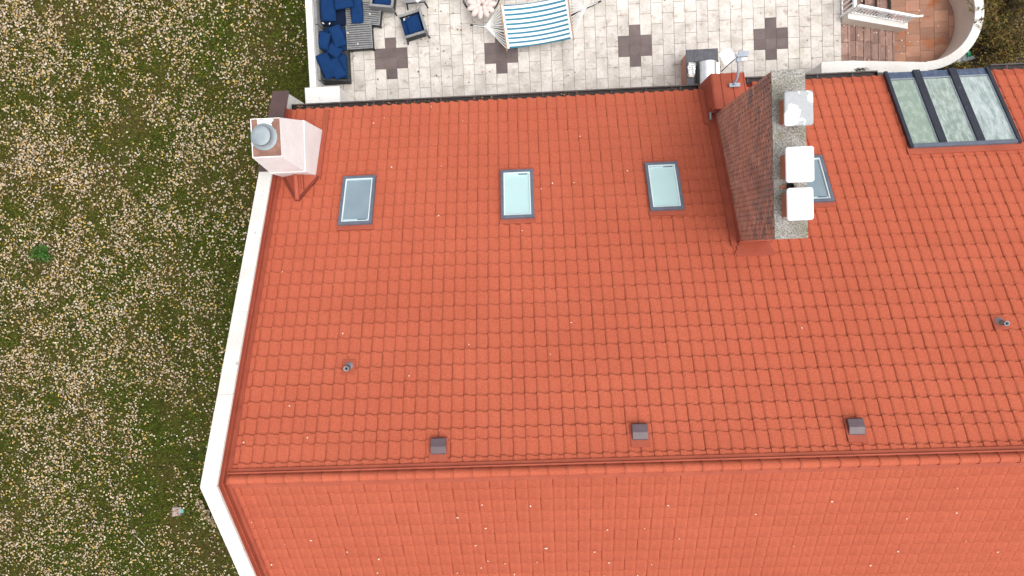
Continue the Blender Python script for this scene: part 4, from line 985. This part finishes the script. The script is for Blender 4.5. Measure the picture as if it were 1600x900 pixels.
def slat_table(lab, loc, rz, lx_, ly_, nslat):
    t = thing('table', lab, 'table', loc, rz)
    part('apron', MB().box(-lx_ / 2, lx_ / 2, -ly_ / 2, ly_ / 2, 0.10, 0.37), M['wickerdark'], t, bevel=0.01)
    part('rim', MB().box(-lx_ / 2 - .01, lx_ / 2 + .01, -ly_ / 2 - .01, -ly_ / 2 + 0.02, 0.37, 0.40).box(-lx_ / 2 - .01, lx_ / 2 + .01, ly_ / 2 - 0.02, ly_ / 2 + .01, 0.37, 0.40).box(-lx_ / 2 - .01, -lx_ / 2 + 0.02, -ly_ / 2 + .02, ly_ / 2 - .02, 0.37, 0.40).box(lx_ / 2 - 0.02, lx_ / 2 + .01, -ly_ / 2 + .02, ly_ / 2 - .02, 0.37, 0.40), M['wicker'], t)
    st_ = (ly_ - 0.05) / nslat
    sm_ = MB().box(-lx_ / 2 + 0.022, lx_ / 2 - 0.022, -st_ * 0.33, st_ * 0.33, 0.375, 0.398).mesh('slat', M['wicker'], 0.004)
    for k in range(nslat):
        o = bpy.data.objects.new('slat', sm_); link(o, t); o.location = (0, -ly_ / 2 + 0.025 + (k + 0.5) * st_, 0)
    for sx in (-1, 1):
        for sy in (-1, 1): part('leg', MB().box(sx * (lx_ / 2 - 0.04) - 0.03, sx * (lx_ / 2 - 0.04) + 0.03, sy * (ly_ / 2 - 0.04) - 0.03, sy * (ly_ / 2 - 0.04) + 0.03, 0, 0.10), M['wickerdark'], t)
slat_table('square grey slatted table against the navy sofa', (-4.98, 6.48, 0), R(1), 0.74, 0.76, 11)
slat_table('long grey slatted table turned askew, with a navy cushion on it', (-4.83, 7.13, 0), R(-9), 1.02, 0.62, 9)

def armchair(lab, loc, rz):
    t = thing('armchair', lab, 'armchair', loc, rz)          # faces local -x
    w_ = 0.66
    part('seat_base', MB().box(-0.32, 0.32, -0.27, 0.27, 0.22, 0.33), M['wickerdark'], t, bevel=0.01)
    part('backrest', MB().hexa([(0.26, -0.33, 0.2), (0.34, -0.33, 0.2), (0.34, 0.33, 0.2), (0.26, 0.33, 0.2)], [(0.30, -0.33, 0.76), (0.37, -0.33, 0.76), (0.37, 0.33, 0.76), (0.30, 0.33, 0.76)]), M['wicker'], t, bevel=0.01)
    for s_ in (-1, 1):
        part('armrest', MB().box(-0.33, 0.30, s_ * 0.31 - 0.035, s_ * 0.31 + 0.035, 0.57, 0.61), M['wicker'], t, bevel=0.008)
        part('arm_panel', MB().box(-0.31, 0.28, s_ * 0.31 - 0.02, s_ * 0.31 + 0.02, 0.2, 0.57), M['wickerdark'], t)
        for x in (-0.30, 0.31): part('leg', MB().tube([(x * 0.97, s_ * 0.30, 0.22), (x * 1.12, s_ * 0.34, 0.0)], [0.028, 0.02], 8), M['wickerdark'], t)
    part('seat_cushion', cushion_mesh('seat_cushion', 0.60, 0.54, 0.13, M['navy'], 3, 9.0), None, t, loc=(-0.02, 0, 0.40))
    part('back_cushion', cushion_mesh('back_cushion', 0.44, 0.50, 0.13, M['navy'], 5, 8.0), None, t, loc=(0.04, 0.0, 0.52), rot=(0, R(-6), 0))
    part('cushion_tag', MB().box(-0.22, -0.10, 0.20, 0.265, 0.46, 0.475).box(-0.08, 0.22, 0.235, 0.268, 0.47, 0.485), M['capwhite'], t)
    return t
ac = armchair('grey wicker armchair with a navy seat standing alone on the pavers', (-3.37, 6.66, 0), R(14))
a2 = copy_tree(ac); a2.location = (-4.20, 7.50, 0); a2.rotation_euler = (0, 0, R(-98)); a2['label'] = 'wicker armchair with navy seat just beyond the slatted tables'
tb = thing('side_table', 'grey wicker side table at the terrace edge, a white sheet on it', 'table', (-3.28, 7.58, 0), R(2))
part('table_top', MB().box(-0.30, 0.30, -0.30, 0.30, 0.52, 0.57), M['wicker'], tb, bevel=0.01)
part('apron', MB().box(-0.28, 0.28, -0.28, 0.28, 0.40, 0.52), M['wickerdark'], tb)
for sx in (-1, 1):
    for sy in (-1, 1): part('leg', MB().tube([(sx * 0.26, sy * 0.26, 0.42), (sx * 0.30, sy * 0.30, 0.0)], [0.03, 0.02], 8), M['wickerdark'], tb)
single('paper', MB().prism([(-0.02, -0.27), (0.16, -0.16), (0.14, 0.2), (-0.20, 0.16)], 0, 0.006), M['capwhite'], 'white folded sheet lying on the grey side table', 'paper', (-3.20, 7.52, 0.572), (0, 0, R(5)))

# round wire chair with a tufted cushion
rc = thing('wire_chair', 'round black wire chair holding a pale pink tufted cushion', 'chair', (-1.34, 7.11, 0))
mb = MB()
def ring(r_, z, n=36, t0=0, t1=2 * math.pi, cy_=0): return [(r_ * math.cos(t0 + (t1 - t0) * k / n), cy_ + r_ * math.sin(t0 + (t1 - t0) * k / n), z) for k in range(n + 1)]
part('rim', MB().tube(ring(0.54, 0.62, cy_=0.24), 0.018, 8, False).tube(ring(0.50, 0.50, cy_=0.24), 0.010, 8, False).tube(ring(0.30, 0.12, cy_=0.15), 0.012, 8, False), M['blackmetal'], rc)
for k in range(16):
    a = 2 * math.pi * k / 16; c, s_ = math.cos(a), math.sin(a)
    part('wire', MB().tube([(0.54 * c, 0.24 + 0.54 * s_, 0.62), (0.50 * c, 0.24 + 0.50 * s_, 0.42), (0.40 * c, 0.2 + 0.40 * s_, 0.25), (0.28 * c, 0.15 + 0.28 * s_, 0.0)], 0.008, 6), M['blackmetal'], rc)
def blob(mb, c, sx, sy, sz, rz):
    vs = []; fs = []; n1, n2 = 12, 8
    for j in range(n2 + 1):
        p = math.pi * j / n2
        for i in range(n1):
            t = 2 * math.pi * i / n1; x, y, z = sx * math.sin(p) * math.cos(t), sy * math.sin(p) * math.sin(t), sz * math.cos(p)
            vs.append((c[0] + x * math.cos(rz) - y * math.sin(rz), c[1] + x * math.sin(rz) + y * math.cos(rz), c[2] + z))
    for j in range(n2):
        for i in range(n1): fs.append((j * n1 + i, (j + 1) * n1 + i, (j + 1) * n1 + (i + 1) % n1, j * n1 + (i + 1) % n1))
    mb.add(vs, fs, True)
mb = MB()
for k in range(11):
    a = 2 * math.pi * k / 11; blob(mb, (0.29 * math.cos(a), -0.02 + 0.27 * math.sin(a), 0.62), 0.15, 0.088, 0.09, a)
for k in range(6):
    a = 2 * math.pi * k / 6 + 0.2; blob(mb, (0.13 * math.cos(a), -0.02 + 0.13 * math.sin(a), 0.60), 0.10, 0.075, 0.09, a)
part('cushion', mb, M['pinkcushion'], rc)

# hammock
hm = thing('hammock', 'teal and white striped hammock slung on a black steel stand', 'hammock', (0.23, 6.50, 0), R(6))
nx, ny = 24, 14; vs = []; fs = []
for j in range(ny + 1):
    for i in range(nx + 1):
        a = i / nx * 2 - 1; b = j / ny * 2 - 1
        vs.append((a * 0.94, b * 0.62 * (1 - 0.03 * (1 - a * a)) + 0.03 * (1 - a * a) * 0, 0.70 - 0.16 * (1 - a * a) - 0.07 * (1 - b * b) * (1 - 0.5 * a * a)))
o_ = len(vs); vs += [(x, y, z - 0.02) for x, y, z in vs]
for j in range(ny):
    for i in range(nx):
        k = j * (nx + 1) + i; fs += [(k, k + 1, k + nx + 2, k + nx + 1), (o_ + k + nx + 1, o_ + k + nx + 2, o_ + k + 1, o_ + k)]
for i in range(nx): fs += [(i + 1, i, o_ + i, o_ + i + 1), (ny * (nx + 1) + i, ny * (nx + 1) + i + 1, o_ + ny * (nx + 1) + i + 1, o_ + ny * (nx + 1) + i)]
part('cloth', MB().add(vs, fs, True), M['stripes'], hm)
for s_, rx, ry in ((-1, -1.47, 0.05), (1, 1.41, 0.13)):
    part('spreader_bar', MB().tube([(s_ * 0.965, -0.68, 0.71), (s_ * 0.965, 0.68, 0.71)], 0.020, 10), M['wood'], hm)
    for k in range(14):
        y = -0.62 + 1.24 * k / 13; part('rope', MB().tube([(s_ * 0.965, y, 0.71), (rx, ry, 0.83)], 0.0095, 5), M['rope'], hm)
    part('rope', MB().tube([(rx, ry, 0.83), ((-1.86 if s_ < 0 else 1.80), (0.10 if s_ < 0 else 0.18), 0.97)], 0.012, 6), M['rope'], hm)
    part('ring', MB().tube([(rx + 0.03 * math.cos(t), ry + 0.03 * math.sin(t), 0.83) for t in np.linspace(0, 6.283, 13)], 0.008, 6, False), M['rope'], hm)
part('stand_bar', MB().tube([(-1.88, 0.107, 1.0), (-0.95, 0.11, 0.16), (-0.8, 0.11, 0.10), (0.75, 0.15, 0.10), (0.9, 0.15, 0.16), (1.83, 0.18, 1.0)], 0.026, 10), M['blackmetal'], hm)
for x in (-0.72, 0.72): part('stand_foot', MB().tube([(x, -0.46, 0.045), (x, 0.7, 0.045)], 0.028, 10), M['blackmetal'], hm)

# barbecue island
bi = thing('barbecue_counter', 'brick barbecue counter with a dark granite top below the eave', 'counter', (4.85, 4.8, 0))
part('counter_base', MB().box(4.43, 5.24, 3.9, 5.38, 0.0, 0.84), M['mortar'], bi, True)
bmb = MB()
for c in range(11):
    z0 = 0.01 + c * 0.0755; y = 3.9 - (c % 2) * 0.11
    while y < 5.38:
        a, b = max(y, 3.9) + 0.005, min(y + 0.22, 5.38) - 0.005; y += 0.22
        if b - a > 0.03: bmb.box(4.415, 4.45, a, b, z0, z0 + 0.063); bmb.box(5.22, 5.255, a, b, z0, z0 + 0.063)
    x = 4.46 - (c % 2) * 0.11
    while x < 5.21:
        a, b = max(x, 4.46) + 0.005, min(x + 0.22, 5.21) - 0.005; x += 0.22
        if b - a > 0.03: bmb.box(a, b, 5.36, 5.395, z0, z0 + 0.063)
part('brick', bmb, M['brick'], bi, True, kind='stuff')
part('counter_top', MB().prism([(4.38, 3.9), (4.60, 3.9), (4.60, 5.10), (5.27, 5.10), (5.27, 5.44), (4.38, 5.44)], 0.84, 0.90).box(4.601, 5.27, 3.9, 4.1, 0.84, 0.899), M['granite'], bi, True, bevel=0.008)
part('counter_seam', MB().box(4.597, 4.604, 5.10, 5.441, 0.86, 0.902), M['black'], bi, True)
gr = thing('grill', 'stainless steel barbecue grill with a rounded lid set in the granite counter', 'grill', (4.92, 4.6, 0.85))
part('firebox', MB().box(4.605, 5.265, 4.105, 5.095, 0.62, 0.93), M['blackmetal'], gr, True)
mb = MB(); vs = []; n = 14
for k in range(n + 1):
    t = math.pi * k / n
    for y in (4.12, 5.05): vs.append((4.95 - 0.255 * math.cos(t), y, 0.93 + 0.27 * math.sin(t) ** 0.8))
fs = [(2 * k, 2 * k + 1, 2 * k + 3, 2 * k + 2) for k in range(n)]
mb.add(vs, fs, True); mb.add([vs[2 * k] for k in range(n + 1)], [tuple(range(n + 1))]); mb.add([vs[2 * k + 1] for k in range(n + 1)], [tuple(reversed(range(n + 1)))])
part('lid', mb, M['silver'], gr, True)
part('lid_band', MB().box(4.985, 4.995, 4.12, 5.06, 1.186, 1.206), M['galv'], gr, True)
part('handle', MB().tube([(4.655, 4.2, 0.99), (4.655, 4.97, 0.99)], 0.014, 8), M['blackmetal'], gr, True)
part('control_panel', MB().box(5.215, 5.30, 4.12, 5.05, 0.78, 0.94), M['silver'], gr, True, bevel=0.008)
for k in range(4): part('knob', MB().tube([(5.298, 4.62 + 0.1 * k, 0.87), (5.335, 4.62 + 0.1 * k, 0.87)], 0.025, 12), M['blackmetal'], gr, True)
ft = thing('utensil_tray', 'crinkled silver foil tray on the granite counter beside the grill', 'tray', (4.50, 4.88, 0.90), R(-4))
part('foil', crumple(7, 9, 0.20, 0.36, 0.10, 9, 0.05), M['silver'], ft)
part('tray_base', MB().box(-0.085, 0.085, -0.17, 0.16, 0.0, 0.05), M['blackmetal'], ft, bevel=0.01)
part('box', MB().box(-0.07, 0.08, -0.22, -0.16, 0.0, 0.09), M['beige'], ft, bevel=0.008)

# leaves and crumbs on the terrace
v, f = leaves(260, -6.0, -1.0, 4.95, 7.7, 0.02, 0.07, lambda x, y: np.clip(1.3 * vnoise(x, y, 0.5, 41) - 0.35, 0.02, 1), lambda x, y: np.full_like(x, -0.03))
v2, f2 = leaves(70, -1, 9, 4.95, 7.7, 0.015, 0.05, lambda x, y: np.full_like(x, 0.5), lambda x, y: np.full_like(x, -0.03))
single('leaf_crumbs', np_mesh('leaf_crumbs', np.concatenate([v, v2]), np.concatenate([f, f2 + len(v)]), M['brownleaf']), None, 'small brown leaf crumbs scattered over the pale pavers', 'leaves', kind='stuff')
v, f = leaves(90, 9.1, 12.6, 5.0, 7.0, 0.02, 0.06, lambda x, y: np.full_like(x, 0.6), lambda x, y: np.where(x < 11.14, -0.06 - 0.55 * (x - 9.07), ZL - 0.03))
single('stair_leaves', np_mesh('stair_leaves', v, f, M['leafpale']), None, 'pale leaf flecks scattered on the stairs and landing', 'leaves', kind='stuff')
cushion_leaves = MB()
for (x, y, z) in ((-5.98, 6.83, 0.52), (-5.78, 6.80, 0.55), (-5.80, 6.95, 0.42), (-4.62, 7.06, 0.41), (-5.30, 6.55, 0.41), (-5.02, 6.22, 0.41)):
    o = bpy.data.objects.new('fallen_leaf', lm); COL.objects.link(o); o.location = (x, y, z + 0.02); o.scale = (1.2,) * 3; o.rotation_euler = (0, 0, x * 9)
    props(o, 'pale dry leaf dropped on the terrace furniture', 'leaf', 'dry leaves on the terrace furniture')

# ================================================================== GARDEN AT THE RIGHT
def shrub(lab, loc, rx, ry, rz_, n, seed, s0=0.05, s1=0.13, grp='autumn shrubs behind the curved wall'):
    t = thing('shrub', lab, 'shrub', loc, 0, grp); r_ = np.random.default_rng(seed)
    vs, fs = [], []; c0 = 0
    for k in range(16):
        d = r_.normal(size=3); d /= np.linalg.norm(d); p = d * r_.random() ** 0.4 * np.array([rx, ry, rz_]) * 0.85
        v_, f_ = leaf_cluster(n // 16, rx * 0.42, ry * 0.42, rz_ * 0.42, s0, s1, seed * 50 + k)
        vs.append(v_ + p + np.array([0, 0, rz_ * 1.05])); fs.append(f_ + c0); c0 += len(v_)
    part('foliage', np_mesh('foliage', np.concatenate(vs), np.concatenate(fs), M['shrubleaf']), None, t)
    mb = MB()
    for k in range(9):
        a = r_.uniform(0, 6.28); q = r_.uniform(0.4, 0.95)
        mb.tube([(0, 0, -0.1), (q * rx * 0.4 * math.cos(a), q * ry * 0.4 * math.sin(a), rz_ * 0.8), (q * rx * math.cos(a), q * ry * math.sin(a), rz_ * 1.6)], [0.022, 0.015, 0.006], 5)
    part('stem', mb, M['bark'], t)
    return t
shrub('olive and yellow autumn shrub nearest the curved wall', (13.95, 6.75, ZG), 0.85, 0.95, 0.72, 3400, 1)
shrub('browner autumn shrub between the curved wall and the eave', (14.9, 5.75, ZG), 0.95, 0.85, 0.60, 3400, 2)
shrub('green autumn shrub at the far right edge of the garden', (15.4, 7.25, ZG), 1.0, 1.0, 0.75, 3600, 3)
shrub('low dark shrub close to the roof window eave', (13.9, 5.15, ZG), 0.7, 0.5, 0.38, 1700, 4)
shrub('tall shrub behind the others at the top edge', (14.2, 8.4, ZG), 1.1, 0.9, 0.8, 3200, 5)
v, f = leaves(2600, 13.0, 16.5, 4.3, 9.0, 0.04, 0.10, lambda x, y: np.full_like(x, 0.8), lambda x, y: ground_h(x, y) + 0.02)
single('ground_cover', np_mesh('ground_cover', v, f, M['shrubleaf']), None, 'dead leaves and ground cover under the garden shrubs', 'ground cover', kind='stuff')
# a thin plant leaning over the wall top
ov = thing('leaning_plant', 'thin branching plant leaning over the top of the curved wall', 'plant', (13.45, 6.30, ZG))
mb = MB(); r_ = random.Random(8); lv, lf = [], []; c0 = 0
for k in range(11):
    a = r_.uniform(1.9, 4.4); q = r_.uniform(0.35, 0.95); e = (q * math.cos(a) * 0.95, 0.05 + q * math.sin(a) * 0.75, 2.45 + r_.uniform(-0.1, 0.25)); mdl = (e[0] * 0.4, e[1] * 0.5, 1.9 + r_.uniform(0, 0.3))
    mb.tube([(0, 0, -0.05), mdl, e], [0.016, 0.010, 0.004], 5)
    for j in range(9):
        t_ = 0.45 + 0.55 * j / 8 + r_.uniform(-.04, .04); p = np.array(mdl) * (1 - t_) + np.array(e) * t_
        v_, f_ = leaf_cluster(3, 0.07, 0.07, 0.05, 0.04, 0.08, k * 40 + j); lv.append(v_ + p); lf.append(f_ + c0); c0 += len(v_)
part('stem', mb, M['bark'], ov); part('foliage', np_mesh('foliage', np.concatenate(lv), np.concatenate(lf), M['shrubleaf']), None, ov)
# plastic bag behind the wall
bg_ = thing('plastic_bag', 'crumpled grey plastic bag with a green print below the curved wall', 'bag', (13.85, 5.62, ZG + 0.02), R(20))
part('sheet', crumple(9, 7, 0.72, 0.36, 0.22, 21, 0.10), M['bag'], bg_); part('print', crumple(4, 5, 0.09, 0.16, 0.10, 22, 0.2), M['baggreen'], bg_, loc=(0.24, 0.0, 0.02))
v, f = leaf_cluster(260, 0.26, 0.05, 0.05, 0.02, 0.05, 77)
single('moss', np_mesh('moss', v + np.array([9.17, 4.63, 1.0]), f, M['moss']), None, 'dark green moss patch between the white pier and the gutter', 'moss', kind='stuff')
